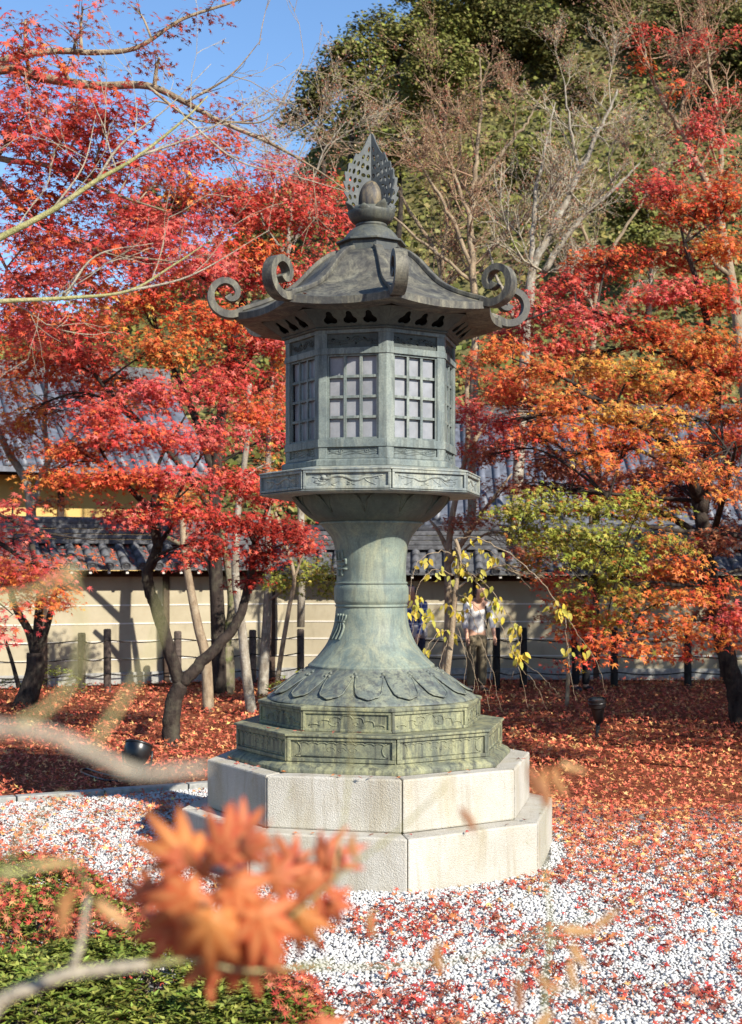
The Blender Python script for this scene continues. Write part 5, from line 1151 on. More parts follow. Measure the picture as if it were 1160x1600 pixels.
# ------------------------------------------------------------------ fallen leaves
def fallen():
    # carpet under the trees
    n = 47000; Y = 9.0 + (26 - 9.0) * rng.uniform(0, 1, n) ** 1.15; X = rng.uniform(-.31, .31, n) * (Y + .4); far_ = rng.uniform(0, 1, n) < .10; X = np.where(far_, np.sign(X) * (.31 * (Y + .4) + rng.uniform(0, 1.6, n)), X)
    edge = np.array([gravel_edge(x) for x in X])
    nz = np.array([mnoise.noise(Vector((x * 1.3, y * 1.3, 9))) for x, y in zip(X, Y)])
    over = Y - edge
    keep = ((over > .12) & (X < -.3)) | ((X >= -.3) & (rng.uniform(0, 1, n) < np.clip(1.15 + over * .8 + nz * .9, .0, 1)))
    keep &= ~((X < -.4) & (over > -.05) & (over < .12) & (rng.uniform(0, 1, n) < .85))
    wallY = np.where(X < -1.55, 19.9 + (X + 10.5) * (3.79 / 8.95), 23.5); keep &= (Y < wallY - .15)
    rr = np.hypot(X, Y - 9); keep &= rr > 1.28
    # gravel scatter
    m = 46000; Yg = rng.uniform(5.0, 11.3, m); Xg = rng.uniform(-.31, .31, m) * (Yg + .2); fg_ = rng.uniform(0, 1, m) < .12; Xg = np.where(fg_, np.sign(Xg) * (.31 * (Yg + .2) + rng.uniform(0, 1.4, m)), Xg); eg = np.array([gravel_edge(x) for x in Xg])
    nzg = np.array([mnoise.noise(Vector((x * 1.5 + 5, y * 1.5, 2))) + .6 * mnoise.noise(Vector((x * 5, y * 5, 4))) for x, y in zip(Xg, Yg)])
    dens = np.clip(.25 + .66 * nzg + .50 * np.clip(Xg, -1, 2) * np.clip((Yg - 7.0) / 2, 0, 1) + np.where(Xg < -.4, .62, 0) * np.clip((Yg - 7.2) / 1.6, 0, 1), .05, 1)
    kg = (Yg < eg) & (rng.uniform(0, 1, m) < dens) & (np.hypot(Xg, Yg - 9) > 1.30)
    P = np.concatenate([np.stack([X, Y, np.zeros(n)], 1)[keep], np.stack([Xg, Yg, np.zeros(m)], 1)[kg]])
    ng = int(kg.sum()); nc = len(P) - ng
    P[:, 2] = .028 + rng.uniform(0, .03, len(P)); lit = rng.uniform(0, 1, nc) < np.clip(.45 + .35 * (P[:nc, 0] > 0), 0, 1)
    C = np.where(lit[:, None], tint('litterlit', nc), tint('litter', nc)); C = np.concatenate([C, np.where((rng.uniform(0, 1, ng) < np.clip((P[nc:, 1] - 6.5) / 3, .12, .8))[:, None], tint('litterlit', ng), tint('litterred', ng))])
    Nn = rng.normal(0, .42, (len(P), 3)) + np.array([0, 0, 1.0]); S = rng.uniform(.024, .042, len(P)) * np.where(P[:, 1] > 13, 1.3, 1); cu = rng.uniform(-2.5, 3.0, len(P)); spin = rng.uniform(0, 6.28, len(P))
    # the ones that show largest lie on the gravel as objects of their own
    cand = np.where((np.arange(len(P)) >= nc) & (np.abs(P[:, 0]) < P[:, 1] * .268) & (P[:, 1] > 5.65) & ~((P[:, 0] < -.3) & (P[:, 1] < 7.0)))[0]
    pick = cand[np.argsort(P[cand, 1] / S[cand])[:300]]; ok = np.ones(len(P), bool); ok[pick] = False
    V, F = L7; cache = []
    kinds = [('crimson', (.42, .035, .04)), ('dark red brown', (.24, .06, .045)), ('orange', (.60, .22, .08)), ('dull pink', (.50, .16, .11))]
    for nm, c in kinds:
        for k in range(4):
            vv = V.copy(); vv[:, 2] *= rng.uniform(-2, 4); vv[:, 2] += rng.normal(0, .05, len(vv)); oo = np_mesh('fallen_leaf', vv, F, M_LITTER, None, np.repeat(np.array([c]) * rng.uniform(.85, 1.2), len(V), 0)); cache.append((nm, oo.data)); COL.objects.unlink(oo); bpy.data.objects.remove(oo)
    d, sd, nn = leaf_frames(Nn[pick], spin[pick])
    for q, i in enumerate(pick):
        j = int(rng.choice(16, p=np.array([.34 / 4] * 4 + [.30 / 4] * 4 + [.14 / 4] * 4 + [.22 / 4] * 4))); nm, me = cache[j]; o = link_mesh('fallen_leaf', me); k = S[i] * 1.05
        o.matrix_world = Matrix(((d[q, 0] * k, sd[q, 0] * k, nn[q, 0] * k, P[i, 0]), (d[q, 1] * k, sd[q, 1] * k, nn[q, 1] * k, P[i, 1]), (d[q, 2] * k, sd[q, 2] * k, nn[q, 2] * k, P[i, 2] + .006), (0, 0, 0, 1)))
        tag(o, f'{nm} fallen maple leaf lying on the white gravel', 'leaf', f'{nm} fallen leaves on the gravel')
    near = P[:, 1] < 11.0
    vs = []; fs = []; cs = []; off = 0
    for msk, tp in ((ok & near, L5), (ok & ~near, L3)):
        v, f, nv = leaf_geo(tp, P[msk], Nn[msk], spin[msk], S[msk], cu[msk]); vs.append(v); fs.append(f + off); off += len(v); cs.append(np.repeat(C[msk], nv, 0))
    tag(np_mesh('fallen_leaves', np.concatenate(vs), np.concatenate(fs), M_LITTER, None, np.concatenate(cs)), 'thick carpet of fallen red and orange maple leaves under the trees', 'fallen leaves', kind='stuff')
    return cache
LEAFDATA = fallen()
def lay(p, label, cat='leaf', size=.034, j=None, tilt=.25, group=None, name='fallen_leaf'):
    nm, me = LEAFDATA[int(rng.integers(0, 16)) if j is None else j]; o = link_mesh(name, me)
    o.location = p; o.rotation_euler = (rng.normal(0, tilt), rng.normal(0, tilt), rng.uniform(0, 6.28)); o.scale = (size,) * 3; tag(o, label, cat, group); return o
def on_tier(t_deg, r, z, label, group, n, spread=.05):
    for i in range(n):
        t = R(t_deg) + rng.normal(0, spread / r * 2); p = PV(r + rng.normal(0, .022), t, z) + Vector((LX, LY, 0)); lay(p, label, group=group, size=.026)
on_tier(-52, .97, .664, 'small fallen leaf on the upper stone step by the shaded left corner', 'leaves on the left of the upper stone step', 14, .16)
on_tier(-50, 1.17, .345, 'small fallen leaf on the lower stone step at the shaded left side', 'leaves on the left of the lower stone step', 16, .2)
on_tier(12, 1.17, .345, 'small fallen leaf on the lower stone step at the front edge', 'leaves on the front of the lower stone step', 8, .35)
on_tier(8, 1.01, .664, 'small fallen leaf on the upper stone step before the bronze plinth', 'leaves on the front of the upper stone step', 9, .4)
on_tier(-46, .83, .899, 'small red leaf lying on the bronze ledge at its left corner', 'leaves on the left of the bronze ledge', 6, .09)
on_tier(-8, .82, .899, 'single red leaf lying on the middle of the bronze ledge', 'leaf on the middle of the bronze ledge', 1, .02)
on_tier(-30, .86, 3.60, 'red leaf caught on the left front slope of the bronze roof', 'leaves caught on the bronze roof', 2, .05)
# leaves caught on the azaleas
def caught():
    n = 8200; P = []
    for i in range(n):
        c, rx, ry, h, _ = AZ[int(rng.integers(0, 5))]; a = rng.uniform(0, 6.28); q = math.sqrt(rng.uniform(0, 1)); x, y = rx * q * math.cos(a), ry * q * math.sin(a)
        if mnoise.noise(Vector(((c[0] + x) * 2.2, (c[1] + y) * 2.2, 7))) < -.12 + (.30 if c[1] + y < 5.8 else 0): continue
        P.append((c[0] + x, c[1] + y, h * math.sqrt(max(.04, 1 - q * q * .9)) * rng.uniform(.72, 1.06)))
    P = np.array(P); n = len(P); v, f, nv = leaf_geo(L7, P, rng.normal(0, .5, (n, 3)) + np.array([0, 0, 1]), rng.uniform(0, 6.28, n), rng.uniform(.022, .036, n), rng.uniform(-3, 4, n))
    tag(np_mesh('caught_leaves', v, f, M_LITTER, None, np.repeat(np.where(rng.uniform(0, 1, (n, 1)) < .6, tint('litterred', n), tint('litter', n)), nv, 0)), 'reddish brown fallen leaves caught on top of the azaleas', 'fallen leaves', kind='stuff')
caught()
def roof_leaves():
    P = []
    a, b = Vector(WA), Vector(WB); d = (b - a).normalized(); n_ = Vector((d.y, -d.x, 0)); L = (b - a).length
    for i in range(900):
        x = rng.integers(8, int(L / .27)) * L / int(L / .27) + rng.normal(0, .02); f = rng.uniform(0, 1); p = a + d * x + n_ * (.5 - f * .66); P.append((p.x, p.y, 1.985 + f * .40))
    P = np.array(P); n = len(P); v, f, nv = leaf_geo(L5, P, rng.normal(0, .35, (n, 3)) + np.array([.1, -.4, 1]), rng.uniform(0, 6.28, n), rng.uniform(.025, .045, n), rng.uniform(-1, 3, n))
    tag(np_mesh('roof_leaves', v, f, M_LITTER, None, np.repeat(tint('litter', n), nv, 0)), 'orange fallen leaves lying in the channels of the tiled wall roof', 'fallen leaves', kind='stuff')
roof_leaves()

# ------------------------------------------------------------------ spotlights
M_BLACK = simple('black_lamp_paint', (.012, .012, .013), .32, .5, .2)
M_LENS = simple('lamp_glass', (.06, .065, .07), .08, .7, .1)
sp = empty('garden_spotlight', gp(936, 15.0)); tag(sp, 'black spotlight on a spike standing upright in the red leaf bed', 'spotlight')
Tl = Matrix.Translation((0, 0, .20)) @ Matrix.Rotation(R(-6), 4, 'Y') @ Matrix.Rotation(R(8), 4, 'X')
MB().lathe([(.001, 0), (.045, 0), (.05, .02), (.075, .14), (.078, .165), (.098, .18), (.100, .27), (.093, .275), (.088, .25), (.001, .25)], 28, True, Tl).build('housing', M_BLACK, sp).modifiers.new('edges', 'EDGE_SPLIT')
MB().lathe([(.0985, .222), (.1045, .226), (.1045, .236), (.0985, .24)], 28, True, Tl).build('rim', M_BLACK, sp)
MB().lathe([(.001, .254), (.087, .254)], 24, False, Tl).build('lens', M_LENS, sp)
MB().tube([(-.035, 0, -.08), (-.02, 0, .08), (-.008, 0, .20)], [.012, .018, .024], 8).build('spike', M_BLACK, sp); MB().box((-.03, 0, .045), (.034, .012, .012)).build('clamp', M_BLACK, sp, .003); MB().box((-.012, 0, .14), (.026, .022, .022)).build('bracket', M_BLACK, sp, .004)
s2 = empty('garden_spotlight', gp(215, 12.6)); tag(s2, 'round black spotlight lying low in the leaves beneath the dark forked maple', 'spotlight')
Tl = Matrix.Translation((0, 0, .20)) @ Matrix.Rotation(R(-24), 4, 'X') @ Matrix.Rotation(R(10), 4, 'Y')
MB().lathe([(p[0], p[1]) for p in spline([(.001, -.15), (.06, -.14), (.105, -.085), (.128, -.01), (.128, .045), (.122, .06)], 4)], 28, True, Tl).build('housing', M_BLACK, s2)
MB().lathe([(.120, .05), (.133, .052), (.133, .072), (.118, .074), (.112, .06)], 28, True, Tl).build('rim', M_BLACK, s2); MB().lathe([(.001, .058), (.116, .056)], 24, False, Tl).build('lens', M_LENS, s2)
MB().tube([(-.14, 0, .2), (-.13, 0, .08), (0, .02, .03), (.13, 0, .08), (.14, 0, .2)], .012, 6).build('yoke', M_BLACK, s2); MB().lathe([(.001, .03), (.07, .03), (.08, 0), (.08, -.03)], 20, True).build('foot', M_BLACK, s2)
cb = [px(x, y, ground_Y(y)) + Vector((0, 0, .04)) for x, y in ((213, 1200), (220, 1214), (195, 1222), (160, 1216), (135, 1208), (128, 1214), (165, 1226), (205, 1228))]
o = MB().tube(spline([tuple(p) for p in cb], 6), .011, 6).build('lamp_cable', M_BLACK); tag(o, 'loose black cable lying by the kerb near the round spotlight', 'cable')

# ------------------------------------------------------------------ people behind the cherry
M_SKIN = simple('skin', (.52, .30, .20), .55, .35, .06); M_HAIR = simple('black_hair', (.018, .014, .012), .55, .4, .3, 40)
def cloth(name, col, plaid=None):
    m, nt, b = node_mat(name, .9, .1); v = coords(nt); n = noise(nt, v, 14, 5, .6)
    c = mix(nt, ramp(nt, n, [(.3, 0), (.7, 1)]), [x * .8 for x in col], [min(1, x * 1.15) for x in col])
    if plaid:
        for ax, sc in (('X', 26), ('Z', 26)):
            s_ = nt.nodes.new('ShaderNodeSeparateXYZ'); nt.links.new(v, s_.inputs[0]); w = N(nt, 'ShaderNodeMath', operation='SINE'); mm = N(nt, 'ShaderNodeMath', operation='MULTIPLY'); mm.inputs[1].default_value = 2 * math.pi * sc / 2
            nt.links.new(s_.outputs[ax], mm.inputs[0]); nt.links.new(mm.outputs[0], w.inputs[0]); c = mix(nt, ramp(nt, w.outputs[0], [(.55, 0), (.7, .65)]), c, plaid)
    nt.links.new(c, b.inputs['Base Color']); bump(nt, b, n, .4, .02); return m
def skinned(name, nodes, edges, radii, root_i, mat, parent, lv=2):
    me = bpy.data.meshes.new(name); me.from_pydata(nodes, edges, []); me.materials.append(mat); o = link_mesh(name, me, parent)
    md = o.modifiers.new('skin', 'SKIN'); md.use_smooth_shade = True; o.modifiers.new('sub', 'SUBSURF').levels = lv; o.modifiers['sub'].render_levels = lv
    sv = me.skin_vertices[0].data
    for i, r in enumerate(radii): sv[i].radius = r if hasattr(r, '__len__') else (r, r); sv[i].use_root = (i == root_i)
    return o
def person(label, loc, rz, shirt, trousers, h=1.66, nod=.0, arms=((.06, -.10), (.06, -.06)), hair=M_HAIR, bag=None, hat=None, sleeve=1.0):
    g = empty('person', loc, rz); tag(g, label, 'person'); k = h / 1.68; f = nod
    S_ = lambda p: (p[0] * k, p[1] * k, p[2] * k)
    pel, wst, chs, nkb, nck = (0, .0, .93), (0, .0, 1.06), (0, -.01 - f * .1, 1.26), (0, .0 - f * .3, 1.42), (0, -.02 - f * .5, 1.48)
    nodes = [pel, wst, chs, nkb, nck]; E = [(0, 1), (1, 2), (2, 3), (3, 4)]; rad = [(.15, .11), (.13, .10), (.15, .11), (.10, .08), (.055, .055)]
    def arm(s, fw, bend):
        return [(s * .165, 0 - f * .2, 1.39), (s * .225, -.02 - fw, 1.12), (s * .215, -.07 - fw - bend, .88)]
    arms_ = {s: arm(s, a, -b) for s, (a, b) in ((-1, arms[0]), (1, arms[1]))}
    for s in (-1, 1):
        b0 = len(nodes); nodes += arms_[s]; E += [(3, b0), (b0, b0 + 1), (b0 + 1, b0 + 2)]; rad += [.062, .043, .03]
        b0 = len(nodes); nodes += [(s * .095, 0, .86), (s * .10, -.02, .48), (s * .10, .02, .09), (s * .11, -.12, .035)]; E += [(0, b0), (b0, b0 + 1), (b0 + 1, b0 + 2), (b0 + 2, b0 + 3)]; rad += [.085, .06, .042, .035]
    body = skinned('body', [S_(p) for p in nodes], E, [tuple(np.array(r) * k) if hasattr(r, '__len__') else r * k for r in rad], 0, M_SKIN, g)
    hc = Vector(S_((0, -.045 - f * .75, 1.575 - f * .06))); HM = Matrix.Translation(hc) @ Matrix.Rotation(f * 1.4, 4, 'X')
    mb = MB(); mb.lathe(spline([(.002, -.118), (.045, -.108), (.064, -.06), (.076, 0), (.078, .045), (.062, .095), (.002, .118)], 3), 18, True, HM @ Matrix.Scale(1.15, 4, (0, 1, 0)))
    mb.tube([HM @ Vector(p) for p in ((0, -.085, .02), (0, -.105, -.02), (0, -.09, -.032))], [.008, .014, .010], 6)
    for s in (-1, 1): mb.lathe([(.001, .008), (.016, .006), (.02, 0)], 8, True, HM @ Matrix.Translation((s * .078, .01, -.005)) @ Matrix.Rotation(s * R(90), 4, 'Y'))
    mb.build('head', M_SKIN, g)
    mb = MB()
    for s in (-1, 1): mb.lathe([(.001, .004), (.010, .002), (.011, 0)], 8, True, HM @ Matrix.Translation((s * .03, -.082, .012)) @ Matrix.Rotation(R(90), 4, 'X'))
    mb.build('eyes', M_HAIR, g); MB().tube([HM @ Vector(p) for p in ((-.022, -.078, -.058), (0, -.084, -.06), (.022, -.078, -.058))], .005, 5).build('mouth', simple('lips', (.36, .12, .10), .5), g)
    mb = MB(); vs = []; nu, nv = 18, 7
    for j in range(nv):
        for i in range(nu):
            a = 6.283 * i / nu; e = math.pi / 2 * (1 - j / (nv - 1) * (1.25 if math.cos(a) < .45 else .62)); rr = .089 * math.cos(e) if e > -1 else .05
            vs.append(HM @ Vector((rr * math.sin(a), -rr * 1.15 * math.cos(a) + .008, .012 + .115 * math.sin(e))))
    mb.add(vs, [(j * nu + i, (j + 1) * nu + i, (j + 1) * nu + (i + 1) % nu, j * nu + (i + 1) % nu) for j in range(nv - 1) for i in range(nu)], True); mb.build('hair', hair, g)
    if hat: MB().lathe([(.001, .135), (.07, .13), (.096, .07), (.098, .045), (.15, .03), (.15, .026)], 20, True, HM).build('hat', hat, g)
    # clothes
    sh = [(0, 0, .90), wst, chs, (0, -f * .3, 1.41)]; E2 = [(0, 1), (1, 2), (2, 3)]; r2 = [(.165, .125), (.15, .12), (.168, .128), (.11, .09)]
    for s in (-1, 1):
        a = arms_[s]; w = tuple(np.array(a[1]) + (np.array(a[2]) - np.array(a[1])) * (.82 * sleeve)); b0 = len(sh); sh += [a[0], a[1], w]; E2 += [(3, b0), (b0, b0 + 1), (b0 + 1, b0 + 2)]; r2 += [.078, .058, .047]
    skinned('shirt', [S_(p) for p in sh], E2, [tuple(np.array(r) * k) if hasattr(r, '__len__') else r * k for r in r2], 0, shirt, g)
    tr = [(0, 0, .97), (0, 0, .88)]; E3 = [(0, 1)]; r3 = [(.15, .118), (.16, .125)]
    for s in (-1, 1): b0 = len(tr); tr += [(s * .095, 0, .80), (s * .10, -.02, .47), (s * .10, .015, .09)]; E3 += [(1, b0), (b0, b0 + 1), (b0 + 1, b0 + 2)]; r3 += [.098, .076, .066]
    skinned('trousers', [S_(p) for p in tr], E3, [tuple(np.array(r) * k) if hasattr(r, '__len__') else r * k for r in r3], 0, trousers, g)
    for s in (-1, 1):
        mb = MB(); x = s * .105 * k; mb.tube([(x, .07, .045), (x, .02, .05), (x, -.06, .045), (x + s * .008, -.14, .035), (x + s * .008, -.17, .03)], [.03, .042, .045, .042, .02], 10); mb.build('shoe', M_BLACK, g)
        a, w = Vector(S_(arms_[s][1])), Vector(S_(arms_[s][2])); d = (w - a).normalized(); sd = Vector((0, -1, 0)) - d * d.dot(Vector((0, -1, 0))); sd.normalize(); out = d.cross(sd); mb = MB()
        mb.tube([w - d * .02, w + d * .03, w + d * .085], [.024, .034, .03], 8)
        for q in range(4):
            o = w + d * .075 + sd * (.026 - .0175 * q); ln = (.065, .075, .07, .055)[q]; mb.tube([o, o + d * ln * .5 + out * .004 * s, o + d * ln * .85 - out * .012 * s], [.0095, .009, .007], 6)
        o = w + d * .025 + sd * .028; mb.tube([o, o + sd * .025 + d * .025, o + sd * .03 + d * .055], [.012, .011, .008], 6); mb.build('hand', M_SKIN, g)
    if bag == 'strap': MB().tube([Vector(S_(p)) for p in ((.16, .10, 1.30), (.12, .0, 1.455), (.10, -.135, 1.36), (.12, -.15, 1.15), (.15, -.05, 1.02))], .016, 6).build('backpack_strap', M_BLACK, g); MB().box(S_((0, .20, 1.24)), (.14, .085, .19)).build('backpack', M_BLACK, g, .05)
    if bag == 'pack': MB().box(S_((.16, -.12, .98)), (.11, .06, .10)).build('shoulder_bag', simple('grey_canvas', (.35, .34, .34), .9), g, .03); MB().tube([Vector(S_(p)) for p in ((.2, -.08, 1.05), (.06, -.15, 1.3), (-.12, -.02, 1.46), (-.05, .13, 1.25), (.16, .0, 1.03))], .012, 6).build('bag_strap', M_BLACK, g)
    return g
person('person in white shirt and khaki trousers looking down behind the cherry shoots', gp(745, 21.0), R(18), cloth('white_shirt', (.72, .71, .68)), cloth('khaki', (.17, .14, .09)), 1.66, .16, ((.03, -.03), (.08, -.06)), bag='strap', sleeve=.6)
person('person in blue plaid shirt with grey bag half hidden by the lantern column', gp(648, 20.6), R(-30), cloth('plaid_shirt', (.05, .075, .20), (.55, .57, .62)), cloth('dark_jeans', (.03, .035, .06)), 1.68, .10, ((.05, -.04), (.10, -.14)), bag='pack')
person('person in red jacket behind the low green maple', gp(908, 21.2), R(25), cloth('red_jacket', (.45, .03, .025)), cloth('black_trousers', (.02, .02, .022)), 1.62, .05, hat=cloth('dark_hat', (.05, .045, .04)))

# ------------------------------------------------------------------ blurred branches close to the lens
def big_leaf(curl, fold, col, seed):
    """maple leaf with finely shaped lobes; lies in x-y, tip along +x"""
    lob = [(-128, .42), (-84, .78), (-40, .96), (0, 1.05), (40, .96), (84, .78), (128, .42)]; V = []; F = []; r_ = np.random.default_rng(seed)
    for a, l in lob:
        b0 = len(V); A = R(a + r_.normal(0, 5)); ca, sa = math.cos(A), math.sin(A); tw = r_.normal(0, .5)
        for t, w in ((0, .06), (.25, .15), (.5, .165), (.75, .10), (1, .004)):
            for s in (-1, 0, 1):
                x = l * t; y = s * w * .98
                V.append((x * ca - y * sa, x * sa + y * ca, -curl * (x ** 1.8) - fold * abs(s) * w + tw * t * t * y * 2))
        for i in range(4):
            for j in range(2): F.append((b0 + i * 3 + j, b0 + i * 3 + 3 + j, b0 + i * 3 + 4 + j, b0 + i * 3 + 1 + j))
    V = np.array(V); V[:, 2] += r_.normal(0, .025, len(V)); mid = np.tile(np.array([0, 1, 0]), len(V) // 3)[:, None]; rr = np.hypot(V[:, :1], V[:, 1:2])
    lc = np.array([col]) * (1 - .0 * rr); lc = lc * (1 - np.clip(rr * .75, 0, .7)) + np.array([[(.60, .05, .045), (.64, .12, .05), (.40, .025, .03)][seed % 3]]) * np.clip(rr * .75, 0, .7)       # edges redder than the heart of the leaf
    lc = np.clip(np.where(mid > 0, lc * .5 + np.array([[.74, .42, .16]]) * .5, lc) * (1 + r_.normal(0, .12, (len(V), 1))), .02, .9); me_o = np_mesh('leaf', V, np.array(F), M_LEAF, None, lc, True)
    me = me_o.data; COL.objects.unlink(me_o); bpy.data.objects.remove(me_o); return me
def hang(root, me, x, y, Y, size, tip, nrm):
    """leaf at a place, its tip pointing along tip, upper side to nrm"""
    o = link_mesh('leaf', me, root); d = Vector(tip).normalized(); n = Vector(nrm); n = (n - d * n.dot(d)).normalized(); s = n.cross(d); p = px(x, y, Y) - Vector(root.location)
    o.matrix_basis = Matrix(((d.x * size, s.x * size, n.x * size, p.x), (d.y * size, s.y * size, n.y * size, p.y), (d.z * size, s.z * size, n.z * size, p.z), (0, 0, 0, 1)))
t = Tree('near_maple_spray', 'out of focus maple spray with big curled orange leaves close to the lens', (-.35, 1.15, 0), 'branch', None, M_TWIG_GREY, M_TWIG_GREEN)
t.limb([(-.35, 1.15, 0), (-.40, 1.14, .8), px(-40, 1640, 1.1)], .010, .0065)
t.pl([(-40, 1640), (0, 1568), (60, 1540), (110, 1522), (170, 1514), (232, 1508)], 1.1, .0062, .0045, True, 8); t.pl([(110, 1522), (125, 1480), (135, 1420), (138, 1400)], 1.1, .0035, .002, True, 6)
t.pl([(232, 1508), (300, 1500), (370, 1515), (430, 1515), (520, 1500)], 1.1, .0022, .0012, False, 6); t.pl([(400, 1480), (470, 1420), (540, 1360), (620, 1300), (700, 1225)], 1.12, .0016, .0008, False, 5); t.pl([(520, 1380), (540, 1260), (550, 1150), (545, 1060)], 1.15, .0013, .0006, False, 5); t.pl([(138, 1400), (130, 1370), (110, 1352), (60, 1355), (0, 1365)], (1.1, .95), .002, .001, False, 5)
t.pl([(430, 1515), (600, 1510), (720, 1500), (880, 1440)], 1.15, .0013, .0007, False, 5)
ORG = [(.62, .12, .03), (.50, .05, .03), (.42, .022, .025), (.68, .24, .05), (.48, .07, .03), (.26, .016, .02)]
LM = [big_leaf(c_, f_, ORG[i % 6], 20 + i) for i, (c_, f_) in enumerate(((.5, .5), (.9, .8), (.3, .3), (1.1, .6), (.7, 1.0), (.4, .2), (.8, .4), (1.2, 1.0), (.6, .7)))]
for (x, y, Y, s, tip, nr, k) in ((300, 1400, 1.10, .066, (-.75, -.2, -.55), (.1, -1, .35), 0), (330, 1440, 1.07, .066, (-.2, -.3, -1), (0, -1, .2), 3), (370, 1380, 1.12, .062, (.35, -.3, -.9), (.3, -1, .2), 0), (290, 1340, 1.12, .055, (-.3, -.2, .7), (.2, -1, .5), 3), (350, 1330, 1.14, .058, (.2, -.2, .9), (0, -1, .3), 2), (320, 1370, 1.05, .048, (.1, -.6, .3), (0, -1, .1), 5),
                                 (410, 1430, 1.08, .060, (.5, -.2, -.8), (.2, -1, .3), 0), (390, 1480, 1.1, .058, (.3, -.3, -1), (.1, -1, .2), 1), (270, 1450, 1.12, .055, (-.9, -.1, -.2), (0, -1, .4), 1), (330, 1500, 1.12, .050, (-.1, -.3, -1), (0, -1, .2), 5), (430, 1370, 1.15, .050, (.7, -.1, .3), (.1, -1, .4), 4), (380, 1300, 1.2, .045, (.1, 0, 1), (.1, -1, .2), 2),
                                 (490, 1370, 1.15, .050, (.3, -.2, -.9), (.2, -1, .2), 4), (505, 1340, 1.16, .045, (.6, -.2, .3), (.1, -1, .3), 1), (470, 1430, 1.15, .050, (-.3, -.2, -.9), (-.2, -1, .3), 3), (520, 1410, 1.18, .042, (.5, 0, -.8), (.1, -1, .2), 7), (460, 1350, 1.2, .042, (-.4, 0, .8), (0, -1, .4), 8), (505, 1620, 1.1, .045, (.3, -.2, -.5), (0, -1, .5), 2), (440, 1690, 1.1, .045, (-.2, -.2, .4), (0, -1, .5), 5), (240, 1400, 1.2, .045, (-.8, 0, .5), (0, -1, .4), 2)):
    hang(t.root, LM[k], 330 + (x - 330) * .98, 1420 + (y - 1420) * .95, Y, s * .74, tip, nr)
def dry_leaf(col, seed):
    """withered leaf rolled lengthways: a narrow crumpled blade"""
    r_ = np.random.default_rng(seed); V = []; F = []
    for i in range(9):
        t_ = i / 8; w = .17 * math.sin(math.pi * min(1, t_ * 1.02 + .02)) ** .7 + .01; bend = .18 * math.sin(t_ * 3 + seed)
        for s_ in (-1, -.4, .4, 1): V.append((t_ * 1.25, s_ * w + bend + r_.normal(0, .015), -.5 * w * s_ * s_ + .10 * t_ + r_.normal(0, .02)))
    for i in range(8):
        for j in range(3): F.append((i * 4 + j, i * 4 + 4 + j, i * 4 + 5 + j, i * 4 + 1 + j))
    o = np_mesh('leaf', np.array(V), np.array(F), M_LEAF, None, np.repeat(np.array([col]), len(V), 0), True); me = o.data; COL.objects.unlink(o); bpy.data.objects.remove(o); return me
for q in range(7):
    a = rng.uniform(0, 6.28); e = math.sqrt(rng.uniform(0, 1)); x = 345 + 130 * e * math.cos(a) + (60 if q % 4 == 0 else 0); y = 1420 + 110 * e * math.sin(a) * (1 if q % 4 else .5)
    hang(t.root, LM[int(rng.integers(0, 9))], x, y, rng.uniform(1.04, 1.2), rng.uniform(.026, .042), (.8 * math.cos(a) + rng.normal(0, .3), rng.normal(-.1, .3), -.8 * math.sin(a) - .4), (rng.normal(.2, .4), -1, rng.normal(.4, .4)))
DRY = [dry_leaf(c_, 60 + i) for i, c_ in enumerate(((.46, .23, .09), (.56, .33, .14), (.34, .15, .07)))]
for (x, y, Y, s, tip, k) in ((120, 1390, 1.0, .040, (-.3, 0, -1), 0), (160, 1400, 1.0, .036, (.5, 0, -.8), 1), (110, 1360, .98, .03, (-.8, 0, .2), 1), (690, 1470, 1.15, .034, (0, 0, -1), 0), (880, 1440, 1.15, .036, (.6, 0, -.3), 1), (900, 1470, 1.15, .030, (.2, 0, -.9), 1), (555, 1300, 1.15, .030, (.1, 0, -1), 0), (725, 1260, 1.12, .028, (.2, 0, -1), 2), (585, 1420, 1.2, .03, (0, 0, -1), 0), (480, 1340, 1.2, .03, (0, 0, -1), 1)):
    hang(t.root, DRY[k], x, y, Y, s * .72, tip, (.1, -1, .3))
t.finish()
t = Tree('near_dry_spray', 'blurred dry brown leaves hanging on thin shoots at the lower right', (.32, 1.2, 0), 'branch', None, M_TWIG_RED, M_TWIG_GREEN)
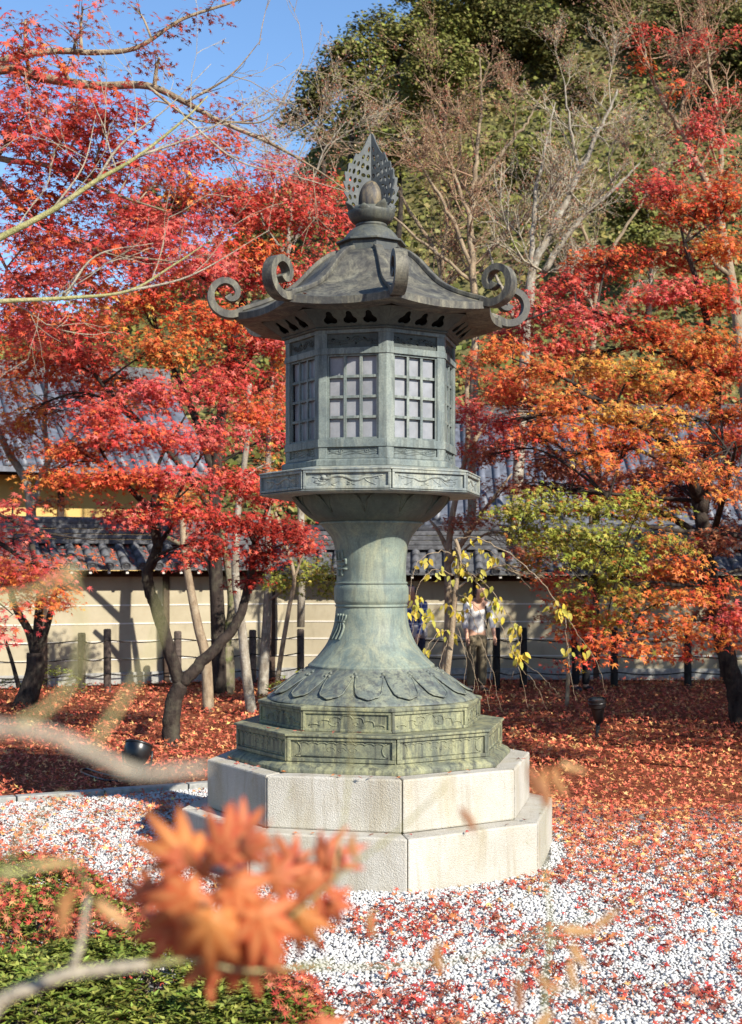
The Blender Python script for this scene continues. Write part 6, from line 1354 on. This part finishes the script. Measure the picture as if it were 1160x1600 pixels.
t.limb([(.32, 1.2, 0), (.30, 1.18, .8), px(870, 1660, 1.15)], .006, .003); t.pl([(870, 1660), (850, 1560), (860, 1450), (850, 1330), (850, 1210)], 1.15, .0018, .0008, False, 5); t.pl([(850, 1560), (900, 1540), (930, 1580)], 1.15, .0012, .0006, False, 5); t.pl([(860, 1450), (820, 1500), (810, 1540)], 1.15, .0012, .0006, False, 5); t.pl([(860, 1480), (890, 1450), (930, 1420)], 1.15, .0012, .0006, False, 5)
for (x, y, Y, s, tip, k) in ((835, 1195, 1.12, .032, (-.2, 0, -1), 2), (855, 1200, 1.12, .036, (.1, 0, -1), 0), (870, 1195, 1.14, .032, (.3, 0, -1), 0), (845, 1215, 1.1, .030, (0, 0, -1), 2), (880, 1185, 1.14, .026, (.6, 0, -.5), 1), (815, 1530, 1.15, .034, (-.3, 0, -1), 2), (840, 1520, 1.15, .030, (.6, 0, -.4), 0), (905, 1590, 1.12, .036, (0, 0, -1), 2), (930, 1585, 1.12, .034, (.3, 0, -1), 0), (870, 1590, 1.14, .036, (-.5, 0, -.3), 1), (925, 1440, 1.15, .03, (.7, 0, .2), 1), (900, 1500, 1.15, .03, (-.2, 0, -1), 1), (720, 1640, 1.12, .03, (0, 0, 1), 1)):
    hang(t.root, DRY[k], x, y, Y, s * .72, tip, (.1, -1, .3))
t.finish()
t = Tree('near_bare_branch', 'strongly blurred pale bare branch close to the lens at the left', (-.30, .55, 0), 'branch', None, M_TWIG_GREY, M_TWIG_GREEN)
t.limb([(-.30, .55, 0), (-.30, .56, 1.0), px(-260, 1220, .60)], .007, .0048); t.pl([(-260, 1220), (-60, 1140), (0, 1140), (80, 1150), (140, 1175), (215, 1208), (280, 1205), (325, 1200)], .60, .0037, .0024, True, 8)
t.pl([(0, 1140), (70, 1110), (120, 1050), (125, 960), (105, 880)], (.60, .62), .0016, .001, False, 6); t.pl([(-40, 940), (40, 930), (100, 900), (125, 890)], .62, .0024, .0012, False, 6); t.pl([(-260, 1220), (-160, 1060), (-40, 940)], (.60, .62), .003, .002, False, 6); t.pl([(140, 1175), (240, 1010), (250, 920)], (.60, .66), .0014, .0008, False, 5)
t.pl([(-260, 1220), (-140, 1330), (-40, 1370), (0, 1370), (60, 1352), (115, 1345)], (.60, .75), .0022, .0014, False, 6); t.pl([(0, 1370), (40, 1300), (100, 1240)], .75, .0014, .0008, False, 5)
t.finish()
